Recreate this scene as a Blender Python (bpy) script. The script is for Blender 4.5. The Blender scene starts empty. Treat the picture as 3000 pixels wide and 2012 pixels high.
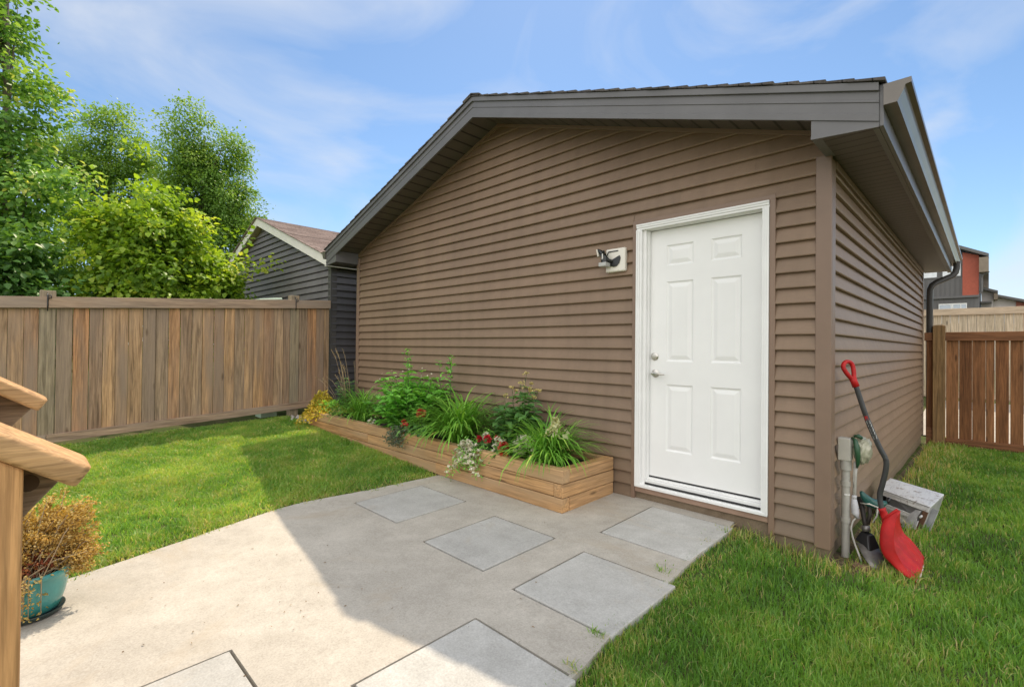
import bpy, bmesh, math, random
import numpy as np
from mathutils import Vector, Matrix, noise, geometry

random.seed(7)
RNG = np.random.default_rng(7)
SC = bpy.context.scene
COL = SC.collection
R = math.radians
PI = math.pi

# ------------------------------------------------------------------ helpers
def link(o, parent=None):
    COL.objects.link(o)
    if parent: o.parent = parent
    return o

def tag(o, label=None, cat=None, group=None, kind=None):
    if label: o['label'] = label
    if cat: o['category'] = cat
    if group: o['group'] = group
    if kind: o['kind'] = kind
    return o

def thing(name, label, cat, loc=(0, 0, 0), group=None, rotz=0):
    o = bpy.data.objects.new(name, None)
    o.location = loc; o.rotation_euler = (0, 0, rotz)
    o.empty_display_size = 0.1
    link(o)
    return tag(o, label, cat, group)

class MB:
    """collects faces; build() makes one mesh object. Coordinates are world; the parent's location is taken off."""
    def __init__(s): s.v = []; s.f = []; s.a = []; s.m = []
    def face(s, pts, v=0.5, m=0):
        i = len(s.v); s.v += [tuple(p) for p in pts]; s.f.append(tuple(range(i, i + len(pts)))); s.a.append(v); s.m.append(m)
    def solid(s, A, B, v=0.5, m=0):
        """A and B: matching rings of points -> closed prism"""
        n = len(A); i = len(s.v)
        s.v += [tuple(p) for p in A] + [tuple(p) for p in B]
        fs = [tuple(i + k for k in range(n))[::-1], tuple(i + n + k for k in range(n))]
        fs += [(i + k, i + (k + 1) % n, i + n + (k + 1) % n, i + n + k) for k in range(n)]
        s.f += fs; s.a += [v] * len(fs); s.m += [m] * len(fs)
    def box(s, x0, x1, y0, y1, z0, z1, v=0.5, m=0):
        s.solid([(x0, y0, z0), (x1, y0, z0), (x1, y1, z0), (x0, y1, z0)], [(x0, y0, z1), (x1, y0, z1), (x1, y1, z1), (x0, y1, z1)], v, m)
    def rings(s, rings, v=0.5, m=0, closed=True, caps=True):
        i = len(s.v); n = len(rings[0])
        for r in rings: s.v += [tuple(p) for p in r]
        for a in range(len(rings) - 1):
            for k in range(n if closed else n - 1):
                q = (i + a * n + k, i + a * n + (k + 1) % n, i + (a + 1) * n + (k + 1) % n, i + (a + 1) * n + k)
                s.f.append(q); s.a.append(v); s.m.append(m)
        if caps and closed:
            s.f.append(tuple(i + k for k in range(n))[::-1]); s.a.append(v); s.m.append(m)
            b = i + (len(rings) - 1) * n
            s.f.append(tuple(b + k for k in range(n))); s.a.append(v); s.m.append(m)
    def tube(s, path, rad, n=8, v=0.5, m=0, flat=None):
        """round (or flat=(w,h) rectangular) tube along a path; rad may be a list"""
        P = [Vector(p) for p in path]; rs = []
        up = Vector((0, 0, 1))
        for k, p in enumerate(P):
            t = (P[min(k + 1, len(P) - 1)] - P[max(k - 1, 0)]).normalized()
            ref = up if abs(t.dot(up)) < 0.95 else Vector((0, 1, 0))
            a = t.cross(ref).normalized(); b = a.cross(t).normalized()
            if k and (a.dot(pa) < 0): a, b = -a, -b
            pa = a
            r = rad[k] if isinstance(rad, (list, tuple)) else rad
            rs.append([p + a * math.cos(2 * PI * j / n) * r + b * math.sin(2 * PI * j / n) * r for j in range(n)])
        s.rings(rs, v, m)
    def lathe(s, prof, cx, cy, n=40, v=0.5, m=0):
        rs = [[(cx + r * math.cos(2 * PI * j / n), cy + r * math.sin(2 * PI * j / n), z) for j in range(n)] for r, z in prof]
        s.rings(rs, v, m, True, True)
    def build(s, name, mats, parent=None, smooth=False, bevel=0, seg=2, autos=None):
        me = bpy.data.meshes.new(name)
        off = Vector((0, 0, 0))
        vs = s.v
        if parent is not None:
            mw = Matrix.Identity(4); p = parent
            chain = []
            while p: chain.append(p); p = p.parent
            for p in reversed(chain):
                mw = mw @ (Matrix.Translation(p.location) @ p.rotation_euler.to_matrix().to_4x4())
            inv = mw.inverted()
            vs = [tuple(inv @ Vector(p)) for p in s.v]
        me.from_pydata(vs, [], s.f)
        if not isinstance(mats, (list, tuple)): mats = [mats]
        for m in mats: me.materials.append(m)
        at = me.attributes.new('v', 'FLOAT', 'FACE'); at.data.foreach_set('value', s.a)
        if len(mats) > 1: me.polygons.foreach_set('material_index', s.m)
        bm = bmesh.new(); bm.from_mesh(me); bmesh.ops.recalc_face_normals(bm, faces=bm.faces); bm.to_mesh(me); bm.free()
        if smooth: me.polygons.foreach_set('use_smooth', [True] * len(me.polygons))
        o = bpy.data.objects.new(name, me); link(o, parent)
        if bevel:
            b = o.modifiers.new('bevel', 'BEVEL'); b.width = bevel; b.segments = seg; b.limit_method = 'ANGLE'; b.angle_limit = R(30)
        if autos is not None:
            me.set_sharp_from_angle(angle=R(autos))
        me.update()
        return o

def np_mesh(name, V, Fq, Ft, vq, vt, mat, parent=None, smooth=False):
    """big mesh from numpy: V (n,3), quads Fq, triangles Ft, per-face values"""
    me = bpy.data.meshes.new(name)
    nq, nt = len(Fq), len(Ft)
    me.vertices.add(len(V)); me.vertices.foreach_set('co', np.ascontiguousarray(V, dtype=np.float32).ravel())
    me.loops.add(nq * 4 + nt * 3)
    li = np.concatenate([np.asarray(Fq, np.int32).ravel(), np.asarray(Ft, np.int32).ravel()])
    me.loops.foreach_set('vertex_index', li.astype(np.int32))
    me.polygons.add(nq + nt)
    ls = np.concatenate([np.arange(nq) * 4, nq * 4 + np.arange(nt) * 3]).astype(np.int32)
    me.polygons.foreach_set('loop_start', ls)
    me.update(calc_edges=True)
    at = me.attributes.new('v', 'FLOAT', 'FACE')
    at.data.foreach_set('value', np.concatenate([vq, vt]).astype(np.float32))
    if smooth: me.polygons.foreach_set('use_smooth', np.ones(nq + nt, bool))
    me.materials.append(mat)
    o = bpy.data.objects.new(name, me); link(o, parent)
    return o

def unit(a): return a / (np.linalg.norm(a, axis=1, keepdims=True) + 1e-9)

def leaf_mesh(name, P, D, N, L, W, mat, parent=None, val=None, fold=0.25, droop=0.15):
    """P base points, D direction, N rough normal, L length, W width -> six-point folded leaves"""
    P = np.asarray(P, float); D = unit(np.asarray(D, float)); N = np.asarray(N, float); n = len(P)
    S = unit(np.cross(D, N)); N = unit(np.cross(S, D))
    L = np.broadcast_to(np.asarray(L, float), (n,))[:, None]; W = np.broadcast_to(np.asarray(W, float), (n,))[:, None]
    base = P; tip = P + D * L - N * L * droop
    a = P + D * L * .33 + N * W * fold * .5; b = P + D * L * .70 - N * L * droop * .35 + N * W * fold * .4
    l1, r1 = a - S * W * .5, a + S * W * .5
    l2, r2 = b - S * W * .36, b + S * W * .36
    m = P + D * L * .5 - N * W * fold * .3 - N * L * droop * .1
    V = np.stack([base, l1, l2, tip, r2, r1, m], 1).reshape(-1, 3)
    if parent is not None: V = V - np.array(parent.matrix_basis.translation if parent.parent is None else parent.parent.location)
    i = np.arange(n)[:, None] * 7
    Q = np.concatenate([i + [[0, 6, 2, 1]], i + [[0, 5, 4, 6]]], 0)
    T = np.concatenate([i + [[6, 3, 2]], i + [[6, 4, 3]]], 0)
    if val is None: val = RNG.random(n)
    vv = np.concatenate([val, val])
    return np_mesh(name, V, Q, T, vv, vv, mat, parent)

def blade_mesh(name, P, AZ, EL, L, W, droop, mat, parent=None, val=None, seg=6):
    """arching strap leaves: start at P, azimuth AZ, start elevation EL, bending down by droop radians along the length"""
    P = np.asarray(P, float); n = len(P); V = []
    el = EL.copy(); pos = P.copy(); hx = np.stack([np.cos(AZ), np.sin(AZ), 0 * AZ], 1)
    side = np.stack([-np.sin(AZ), np.cos(AZ), 0 * AZ], 1)
    for k in range(seg + 1):
        t = k / seg
        w = W * (0.55 + 1.2 * t) * (1 - t) ** .55 if t > .25 else W * (.75 + .4 * t)
        if k == seg: w = W * .04
        V.append(pos - side * (w * .5)[:, None]); V.append(pos + side * (w * .5)[:, None])
        d = hx * np.cos(el)[:, None]; d[:, 2] = np.sin(el)
        pos = pos + d * (L / seg)[:, None]
        el = el - droop / seg * (0.5 + 1.1 * t)
    V = np.stack(V, 1).reshape(-1, 3)
    if parent is not None: V = V - np.array(parent.matrix_basis.translation if parent.parent is None else parent.parent.location)
    i = np.arange(n)[:, None] * (2 * seg + 2)
    Q = np.concatenate([i + [[2 * k, 2 * k + 1, 2 * k + 3, 2 * k + 2]] for k in range(seg)], 0)
    if val is None: val = RNG.random(n)
    return np_mesh(name, V, Q, np.zeros((0, 3), int), np.tile(val, seg), np.zeros(0), mat, parent, smooth=True)

# ------------------------------------------------------------------ materials
class NT:
    def __init__(s, name):
        s.m = bpy.data.materials.new(name); s.m.use_nodes = True; s.t = s.m.node_tree; s.t.nodes.clear()
        s.out = s.n('ShaderNodeOutputMaterial'); s.co = None
    def n(s, ty, **kw):
        o = s.t.nodes.new(ty)
        for k, v in kw.items(): setattr(o, k, v)
        return o
    def l(s, a, b): s.t.links.new(a, b)
    def coords(s):
        if not s.co: s.co = s.n('ShaderNodeTexCoord').outputs['Object']
        return s.co
    def mapping(s, scale=(1, 1, 1), loc=None, rot=(0, 0, 0)):
        m = s.n('ShaderNodeMapping'); m.inputs['Scale'].default_value = scale; m.inputs['Rotation'].default_value = rot
        s.l(s.coords(), m.inputs['Vector'])
        if loc is not None: s.l(loc, m.inputs['Location'])
        return m.outputs[0]
    def noise(s, scale, detail=4, rough=.55, vec=None, dist=0):
        o = s.n('ShaderNodeTexNoise'); o.inputs['Scale'].default_value = scale; o.inputs['Detail'].default_value = detail
        o.inputs['Roughness'].default_value = rough; o.inputs['Distortion'].default_value = dist
        s.l(vec if vec is not None else s.coords(), o.inputs['Vector']); return o.outputs['Fac']
    def voro(s, scale, vec=None, feat='F1'):
        o = s.n('ShaderNodeTexVoronoi'); o.feature = feat; o.inputs['Scale'].default_value = scale
        s.l(vec if vec is not None else s.coords(), o.inputs['Vector']); return o.outputs['Distance']
    def ramp(s, fac, stops, mode='LINEAR'):
        o = s.n('ShaderNodeValToRGB'); e = o.color_ramp.elements; o.color_ramp.interpolation = mode
        while len(e) > 1: e.remove(e[-1])
        e[0].position = stops[0][0]; e[0].color = col4(stops[0][1])
        for p, c in stops[1:]:
            x = e.new(p); x.color = col4(c)
        s.l(fac, o.inputs[0]); return o.outputs[0]
    def mix(s, fac, a, b, mode='MIX'):
        o = s.n('ShaderNodeMix', data_type='RGBA', blend_type=mode)
        for k, x in ((0, fac), (6, a), (7, b)):
            if isinstance(x, (int, float)): o.inputs[k].default_value = x
            elif isinstance(x, tuple): o.inputs[k].default_value = col4(x)
            else: s.l(x, o.inputs[k])
        return o.outputs[2]
    def math(s, op, a, b=0.0, c=None):
        o = s.n('ShaderNodeMath', operation=op)
        for k, x in enumerate((a, b, c)):
            if x is None: continue
            if isinstance(x, (int, float)): o.inputs[k].default_value = x
            else: s.l(x, o.inputs[k])
        return o.outputs[0]
    def attr(s, name='v'):
        o = s.n('ShaderNodeAttribute'); o.attribute_name = name; return o.outputs['Fac']
    def bump(s, h, strength=.3, dist=.01):
        o = s.n('ShaderNodeBump'); o.inputs['Strength'].default_value = strength; o.inputs['Distance'].default_value = dist
        s.l(h, o.inputs['Height']); return o.outputs[0]
    def bsdf(s, color, rough=.5, normal=None, metallic=0, spec=.5, **kw):
        b = s.n('ShaderNodeBsdfPrincipled')
        if isinstance(color, tuple): b.inputs['Base Color'].default_value = col4(color)
        else: s.l(color, b.inputs['Base Color'])
        if isinstance(rough, (int, float)): b.inputs['Roughness'].default_value = rough
        else: s.l(rough, b.inputs['Roughness'])
        b.inputs['Metallic'].default_value = metallic; b.inputs['Specular IOR Level'].default_value = spec
        for k, v in kw.items(): b.inputs[k.replace('_', ' ')].default_value = v
        if normal is not None: s.l(normal, b.inputs['Normal'])
        return b.outputs[0]
    def done(s, sh): s.l(sh, s.out.inputs[0]); return s.m

def col4(c): return tuple(c) + (1,) if len(c) == 3 else tuple(c)
def mul(c, k): return tuple(x * k for x in c)

def plain(name, c, rough=.5, metallic=0, var=.12, nscale=6, bump=0, bscale=60, spec=.5, **kw):
    t = NT(name)
    f = t.noise(nscale, 5, .6)
    cc = t.ramp(f, [(.3, mul(c, 1 - var)), (.7, mul(c, 1 + var))])
    nm = t.bump(t.noise(bscale, 4), bump, .004) if bump else None
    return t.done(t.bsdf(cc, rough, nm, metallic, spec, **kw))

def wood(name, tones, axis='Z', rough=.75, streak=.45, knots=True, scale=1.0, weather=None, spec=.3):
    """grain along an axis; every board picks its tone from the face attribute v"""
    t = NT(name); v = t.attr()
    off = t.n('ShaderNodeCombineXYZ')
    t.l(t.math('MULTIPLY', v, 37.1), off.inputs[0]); t.l(t.math('MULTIPLY', v, 71.7), off.inputs[1]); t.l(t.math('MULTIPLY', v, 13.3), off.inputs[2])
    sc = {'X': (.9, 14, 14), 'Y': (14, .9, 14), 'Z': (14, 14, .9)}[axis]
    vec = t.mapping(tuple(x * scale for x in sc), off.outputs[0])
    fv = t.mapping(tuple((x * 3.2 if x > 1 else x * 1.3) * scale for x in sc), off.outputs[0])
    g3 = t.noise(1.5, 4, .6, fv, .4)
    g1 = t.noise(1.6, 6, .62, vec, .9)
    g2 = t.noise(6.5, 5, .6, vec, .3)
    st = [(k / max(1, len(tones) - 1), c) for k, c in enumerate(tones)]
    base = t.ramp(v, st)
    dark = t.mix(1.0, base, t.ramp(g1, [(.28, (1 - streak,) * 3), (.62, (1.12, 1.1, 1.06))]), 'MULTIPLY')
    dark = t.mix(.55, dark, t.mix(1.0, dark, t.ramp(g2, [(.35, (.62, .58, .52)), (.6, (1.1, 1.1, 1.1))]), 'MULTIPLY'))
    dark = t.mix(.7, dark, t.mix(1.0, dark, t.ramp(g3, [(.34, (.50, .47, .43)), (.50, (1, 1, 1)), (.70, (1.15, 1.13, 1.1))]), 'MULTIPLY'))
    if weather:
        wv = t.mapping({'X': (.5, 3, 3), 'Y': (3, .5, 3), 'Z': (3, 3, .5)}[axis], off.outputs[0])
        dark = t.mix(t.ramp(t.noise(1.2, 4, .6, wv), [(.42, (0, 0, 0)), (.68, (.85,) * 3)]), dark, weather)
    if knots:
        kv = t.mapping(tuple(x * scale for x in {'X': (1.7, 6.5, 6.5), 'Y': (6.5, 1.7, 6.5), 'Z': (6.5, 6.5, 1.7)}[axis]), off.outputs[0])
        k = t.voro(.8, kv)
        dark = t.mix(t.ramp(k, [(.05, (.85,) * 3), (.10, (0, 0, 0))]), dark, mul(tones[0], .28))
    nm = t.bump(g2, .35, .003)
    return t.done(t.bsdf(dark, rough, nm, 0, spec))

def siding_mat(name, c, rough=.5, axis='X'):
    t = NT(name)
    big = t.noise(.9, 4, .6)
    streak = t.noise(2.2, 4, .6, t.mapping((3.5, 3.5, .35)))
    grain = t.noise(5, 5, .6, t.mapping((3, 40, 40) if axis == 'X' else (40, 3, 40)))
    cc = t.ramp(big, [(.25, mul(c, .88)), (.75, mul(c, 1.1))])
    cc = t.mix(.5, cc, t.mix(1.0, cc, t.ramp(streak, [(.3, (.82, .80, .78)), (.65, (1.1, 1.1, 1.1))]), 'MULTIPLY'))
    v = t.attr()
    cc = t.mix(1.0, cc, t.ramp(v, [(0, (.93, .93, .93)), (1, (1.06, 1.05, 1.04))]), 'MULTIPLY')
    cc = t.mix(.25, cc, t.mix(1.0, cc, t.ramp(grain, [(.3, (.75,) * 3), (.7, (1.15,) * 3)]), 'MULTIPLY'))
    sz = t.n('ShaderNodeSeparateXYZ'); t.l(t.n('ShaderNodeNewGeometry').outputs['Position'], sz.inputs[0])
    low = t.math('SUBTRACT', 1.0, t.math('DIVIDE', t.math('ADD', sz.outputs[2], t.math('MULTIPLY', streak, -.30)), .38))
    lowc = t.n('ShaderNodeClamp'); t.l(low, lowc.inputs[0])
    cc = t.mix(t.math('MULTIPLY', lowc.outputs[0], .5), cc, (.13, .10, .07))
    h = t.math('ADD', t.math('MULTIPLY', t.noise(2.0, 2), 9), grain)
    return t.done(t.bsdf(cc, rough, t.bump(h, .22, .003), 0, .4))

def leaf_mat(name, stops, trans=.45, rough=.5, spec=.35):
    t = NT(name); v = t.attr()
    c = t.ramp(v, stops)
    c = t.mix(1.0, c, t.ramp(t.noise(1.5, 3), [(.3, (.75, .8, .7)), (.7, (1.2, 1.15, 1.1))]), 'MULTIPLY')
    b = t.bsdf(c, rough, None, 0, spec)
    tr = t.n('ShaderNodeBsdfTranslucent')
    t.l(t.mix(1.0, c, (1.35, 1.25, .55), 'MULTIPLY'), tr.inputs[0])
    mx = t.n('ShaderNodeMixShader'); mx.inputs[0].default_value = trans
    t.l(b, mx.inputs[1]); t.l(tr.outputs[0], mx.inputs[2])
    return t.done(mx.outputs[0])

M = {}
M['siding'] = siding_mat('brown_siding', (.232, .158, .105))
M['siding_side'] = siding_mat('brown_siding_side', (.265, .182, .122), axis='Y')
M['trim'] = plain('brown_trim', (.215, .142, .10), .45, var=.08, nscale=3)
M['fascia'] = plain('fascia_metal', (.125, .122, .125), .38, 0, .12, 3, .06, 8)
M['gutter'] = plain('gutter_metal', (.15, .134, .118), .3, .25, .15, 4, .06, 10)
M['white'] = plain('white_door_paint', (.81, .81, .80), .42, var=.025, nscale=3, bump=.04, bscale=30)
M['whitetrim'] = plain('white_frame_paint', (.81, .81, .80), .45, var=.04, nscale=5)
M['rubber'] = plain('black_rubber', (.012, .012, .012), .6)
M['steel'] = plain('brushed_nickel', (.55, .53, .49), .28, 1.0, .08)
M['black'] = plain('black_plastic', (.015, .015, .016), .35)
M['downspout'] = plain('dark_downspout', (.03, .026, .023), .35)
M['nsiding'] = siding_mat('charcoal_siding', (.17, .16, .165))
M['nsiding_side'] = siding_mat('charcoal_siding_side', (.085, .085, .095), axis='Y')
M['ntrim'] = plain('charcoal_trim', (.075, .072, .072), .45)
M['cream'] = plain('cream_fascia', (.78, .75, .68), .5, var=.06)
M['creamsoffit'] = plain('cream_soffit', (.52, .42, .30), .5, var=.06)

def soffit_mat(name, axis, pitch=.10):
    t = NT(name)
    sep = t.n('ShaderNodeSeparateXYZ'); t.l(t.coords(), sep.inputs[0])
    x = sep.outputs['XYZ'.index(axis)]
    fr = t.math('FRACT', t.math('DIVIDE', x, pitch))
    g = t.math('LESS_THAN', fr, .14)
    c = t.mix(g, t.ramp(t.noise(2, 3), [(.3, (.085, .072, .065)), (.7, (.115, .098, .087))]), (.022, .018, .016))
    return t.done(t.bsdf(c, .4, t.bump(t.math('SUBTRACT', 1.0, g), .6, .01), 0, .5))
M['soffit_x'] = soffit_mat('soffit_rake', 'X', .14)
M['soffit_y'] = soffit_mat('soffit_eave', 'Y', .10)

def shingle_mat(name, c0, c1):
    t = NT(name)
    v = t.attr()
    b = t.n('ShaderNodeTexBrick'); b.inputs['Scale'].default_value = 1; b.inputs['Brick Width'].default_value = .25; b.inputs['Row Height'].default_value = .14
    b.inputs['Mortar Size'].default_value = .004; b.inputs['Color1'].default_value = col4(c0); b.inputs['Color2'].default_value = col4(c1); b.inputs['Mortar'].default_value = col4(mul(c0, .3))
    sw = t.n('ShaderNodeSeparateXYZ'); t.l(t.coords(), sw.inputs[0]); cb = t.n('ShaderNodeCombineXYZ')
    t.l(sw.outputs[1], cb.inputs[0]); t.l(sw.outputs[0], cb.inputs[1]); t.l(cb.outputs[0], b.inputs['Vector'])
    c = t.mix(.6, b.outputs[0], t.mix(1.0, b.outputs[0], t.ramp(t.noise(90, 3), [(.3, (.5,) * 3), (.7, (1.4,) * 3)]), 'MULTIPLY'))
    return t.done(t.bsdf(c, .9, t.bump(t.noise(150, 3), .5, .004), 0, .2))
M['shingle'] = shingle_mat('grey_shingles', (.075, .068, .064), (.12, .108, .10))
M['nshingle'] = shingle_mat('brown_shingles', (.21, .155, .135), (.33, .255, .225))

def concrete_mat(name, c, stain, warm=True, ygrad=False, specks=True, bstr=.25):
    t = NT(name)
    v = t.attr()
    a = t.noise(1.1, 6, .62); b = t.noise(9, 6, .65); f = t.noise(120, 3, .6); f2 = t.noise(55, 5, .75)
    cc = t.ramp(a, [(.28, mul(c, .86)), (.55, c), (.78, mul(c, 1.12))])
    cc = t.mix(.6, cc, t.mix(1.0, cc, t.ramp(b, [(.3, (.8, .79, .77)), (.7, (1.12, 1.12, 1.12))]), 'MULTIPLY'))
    cc = t.mix(.38, cc, t.mix(1.0, cc, t.ramp(f, [(.3, (.62,) * 3), (.7, (1.28,) * 3)]), 'MULTIPLY'))
    cc = t.mix(.3, cc, t.mix(1.0, cc, t.ramp(f2, [(.36, (.74, .73, .71)), (.5, (1, 1, 1)), (.66, (1.10,) * 3)]), 'MULTIPLY'))
    s1 = t.noise(.75, 5, .7, t.mapping((1, 1, 1), None, (0, 0, .6)), 1.4)
    cc = t.mix(t.ramp(s1, [(.55, (0,) * 3), (.72, (.75,) * 3)]), cc, stain)
    if specks:
        sp = t.voro(26)
        gate = t.noise(1.7, 3)
        msk = t.math('MULTIPLY', t.math('LESS_THAN', sp, .055), t.math('GREATER_THAN', gate, .60))
        cc = t.mix(t.math('MULTIPLY', msk, .75), cc, mul(stain, .35))
        sp2 = t.voro(75)
        cc = t.mix(t.math('MULTIPLY', t.math('LESS_THAN', sp2, .12), .4), cc, mul(c, .45))
        # hairline cracks
        cr = t.voro(.62, t.mapping((1, 1, 1), t.n('ShaderNodeCombineXYZ').outputs[0]), 'DISTANCE_TO_EDGE')
        wob = t.math('ADD', cr, t.math('MULTIPLY', t.math('SUBTRACT', t.noise(3.5, 6, .7), .5), .16))
        crm = t.math('MULTIPLY', t.math('LESS_THAN', t.math('ABSOLUTE', wob), .0022), t.math('GREATER_THAN', t.noise(.8, 2), .56))
        cc = t.mix(t.math('MULTIPLY', crm, .22), cc, mul(c, .3))
    cc = t.mix(1.0, cc, t.ramp(v, [(0, (.9, .9, .9)), (1, (1.08, 1.08, 1.08))]), 'MULTIPLY')
    h = t.math('ADD', t.noise(160, 4, .6), t.math('MULTIPLY', t.noise(14, 4), 1.5))
    return t.done(t.bsdf(cc, .88, t.bump(h, bstr, .003), 0, .25))
M['concrete'] = concrete_mat('patio_concrete', (.458, .425, .372), (.39, .332, .255))
M['paver'] = concrete_mat('paver_concrete', (.482, .474, .448), (.43, .375, .30), specks=False, bstr=.35)
M['foundation'] = concrete_mat('foundation_concrete', (.23, .175, .12), (.11, .08, .05))
M['fence'] = wood('fence_wood', [(.45, .28, .17), (.60, .31, .145), (.33, .23, .16), (.63, .38, .195), (.46, .31, .19), (.57, .285, .13), (.33, .25, .18), (.53, .36, .225)], 'Z', streak=.62, weather=(.29, .215, .16))
M['fencepost'] = wood('fence_post_wood', [(.33, .275, .185), (.36, .29, .20)], 'Z', weather=(.25, .21, .155))
M['fencerail'] = wood('fence_rail_wood', [(.38, .275, .20), (.43, .30, .21)], 'Y', weather=(.33, .26, .205))
M['gate'] = wood('gate_wood', [(.29, .125, .052), (.22, .095, .040), (.34, .16, .072), (.25, .11, .046)], 'Z', streak=.5)
M['gatepost'] = wood('gate_post_wood', [(.27, .165, .075), (.29, .18, .085)], 'Z')
M['gaterail'] = wood('gate_rail_wood', [(.27, .125, .06), (.23, .10, .048)], 'X')
M['creamfence'] = wood('cream_fence_wood', [(.50, .42, .31), (.56, .475, .36), (.46, .39, .29)], 'Z', streak=.25, knots=True)
M['creamrail'] = wood('cream_rail_wood', [(.54, .44, .33)], 'X', streak=.2)
M['planter'] = wood('planter_timber_x', [(.54, .32, .15), (.46, .26, .115), (.58, .36, .18)], 'X', streak=.4, weather=(.42, .29, .17))
M['planter_y'] = wood('planter_timber_y', [(.54, .32, .15), (.57, .34, .165)], 'Y', streak=.4, weather=(.44, .29, .165))
M['rail'] = wood('rail_cedar', [(.62, .38, .19), (.55, .32, .15)], 'Y', streak=.42, knots=True, scale=1.5, rough=.6)
M['underrail'] = wood('under_rail_wood', [(.36, .25, .17), (.31, .22, .155)], 'Y', streak=.5, knots=True, scale=1.5, rough=.75)
M['railpost'] = wood('rail_post_cedar', [(.60, .335, .145), (.55, .30, .13)], 'Z', streak=.35, scale=1.3, rough=.6)
M['soil'] = plain('dark_soil', (.035, .024, .016), .95, var=.5, nscale=20, bump=1, bscale=30)
M['gravelstone'] = plain('pale_pebbles', (.42, .39, .35), .85, var=.3, nscale=9)

# ground
t = NT('ground_soil')
g = t.noise(3, 6, .65); d = t.noise(40, 4); dv = t.attr()
cc = t.ramp(g, [(.35, (.055, .085, .022)), (.55, (.085, .095, .035)), (.72, (.14, .115, .06))])
cc = t.mix(.5, cc, t.mix(1.0, cc, t.ramp(d, [(.3, (.5,) * 3), (.7, (1.4,) * 3)]), 'MULTIPLY'))
cc = t.mix(t.math('MULTIPLY', dv, .9), cc, t.ramp(d, [(.3, (.07, .05, .032)), (.7, (.21, .16, .105))]))
M['ground'] = t.done(t.bsdf(cc, .95, t.bump(d, .8, .02), 0, .1))
M['lane'] = concrete_mat('lane_gravel', (.46, .42, .36), (.36, .31, .25), specks=False, bstr=.6)
M['grass'] = leaf_mat('lawn_grass', [(0, (0.088, 0.217, 0.041)), (.45, (0.183, 0.371, 0.065)), (.75, (0.294, 0.493, 0.095)), (.86, (0.400, 0.482, 0.129)), (.93, (0.588, 0.506, 0.235)), (1, (0.706, 0.588, 0.353))], .5, .42, .5)

# ------------------------------------------------------------------ terrain
def lerp_pts(y, pts):
    ys = [p[0] for p in pts]; xs = [p[1] for p in pts]
    return np.interp(y, ys, xs)
XL = [(-7, -2.5), (-5, -2.7), (-3.4, -2.97), (-2.64, -3.18), (-2.09, -3.33), (-1.42, -3.22), (-.7, -3.16), (0, -3.1)]
XR = [(-7, -.25), (-5, -.30), (-3, -.40), (-2.1, -.44), (-1.78, -.49), (-.87, -.545), (-.1, -.585), (0, -.60)]
def zp(y): return .10 + .02 * np.minimum(y, 0.0)
def terr(x, y):
    x = np.asarray(x, float); y = np.asarray(y, float)
    yy = np.clip(y, -8, 0)
    tl = np.clip((-3.4 - x) / 3.5, 0, 1)
    zl = zp(yy) + tl * (.10 + .02 * (yy + 3.5))
    tr = np.clip((x + .65) / .65, 0, 1); tr = tr * tr * (3 - 2 * tr)
    zr = (zp(yy) - .012) * (1 - tr) + (-.007 * np.clip(y, 0, 9)) * tr
    z = np.where(x < -3.4, zl, np.where(x > -.65, zr, zp(yy)))
    # the lane behind is a little higher
    z = z + np.clip((y - 7.0) / 4, 0, 1) * .3
    return z
def terr1(x, y): return float(terr(x, y))

def make_ground():
    xs = sorted(set(list(np.round(np.arange(-9, 4.01, .15), 3)) + [-400, -150, -60, -30, -18, -12, 6, 10, 18, 30, 60, 150, 400]))
    ys = sorted(set(list(np.round(np.arange(-8, 8.01, .15), 3)) + [-400, -150, -60, -25, -14, 9.5, 11, 14, 18, 30, 60, 150, 400]))
    X, Y = np.meshgrid(xs, ys)
    Z = terr(X, Y)
    pat = (X > lerp_pts(Y, XL) + .10) & (X < lerp_pts(Y, XR) - .10) & (Y < .2)
    Z = Z - np.where(pat, .06, .004)
    inside = (np.abs(X) < 12) & (np.abs(Y) < 9)
    nz = np.array([noise.noise(Vector((a * 1.7, b * 1.7, 0))) * .018 if i else 0 for a, b, i in zip(X.ravel(), Y.ravel(), inside.ravel())]).reshape(X.shape)
    Z = Z + np.where(pat | (np.abs(X) > 11), 0, nz - .008)
    V = np.stack([X, Y, Z], -1).reshape(-1, 3)
    nx = len(xs); i = np.arange((len(ys) - 1) * nx).reshape(len(ys) - 1, nx)[:, :-1].ravel()
    Q = np.stack([i, i + 1, i + nx + 1, i + nx], 1)
    cx_, cy_ = X[:-1, :-1].ravel() + .07, Y[:-1, :-1].ravel() + .07
    dirt = np.clip(np.where((cx_ > -.05) & (cy_ > -.2) & (cy_ < 6.6), 1 - (cx_ - .12) / .5, np.where((cx_ > -.7) & (cx_ <= -.05) & (cy_ < .2), 1 + (cy_ + .05) / .35, 0)), 0, 1)
    o = np_mesh('ground', V, Q, np.zeros((0, 3), int), dirt, np.zeros(0), M['ground'], None, True)
    tag(o, kind='structure')
make_ground()
mb = MB(); mb.face([(-40, 6.9, -.035), (40, 6.9, -.035), (40, 10.9, .262), (-40, 10.9, .262)])
tag(mb.build('lane', M['lane']), kind='structure')

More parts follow.
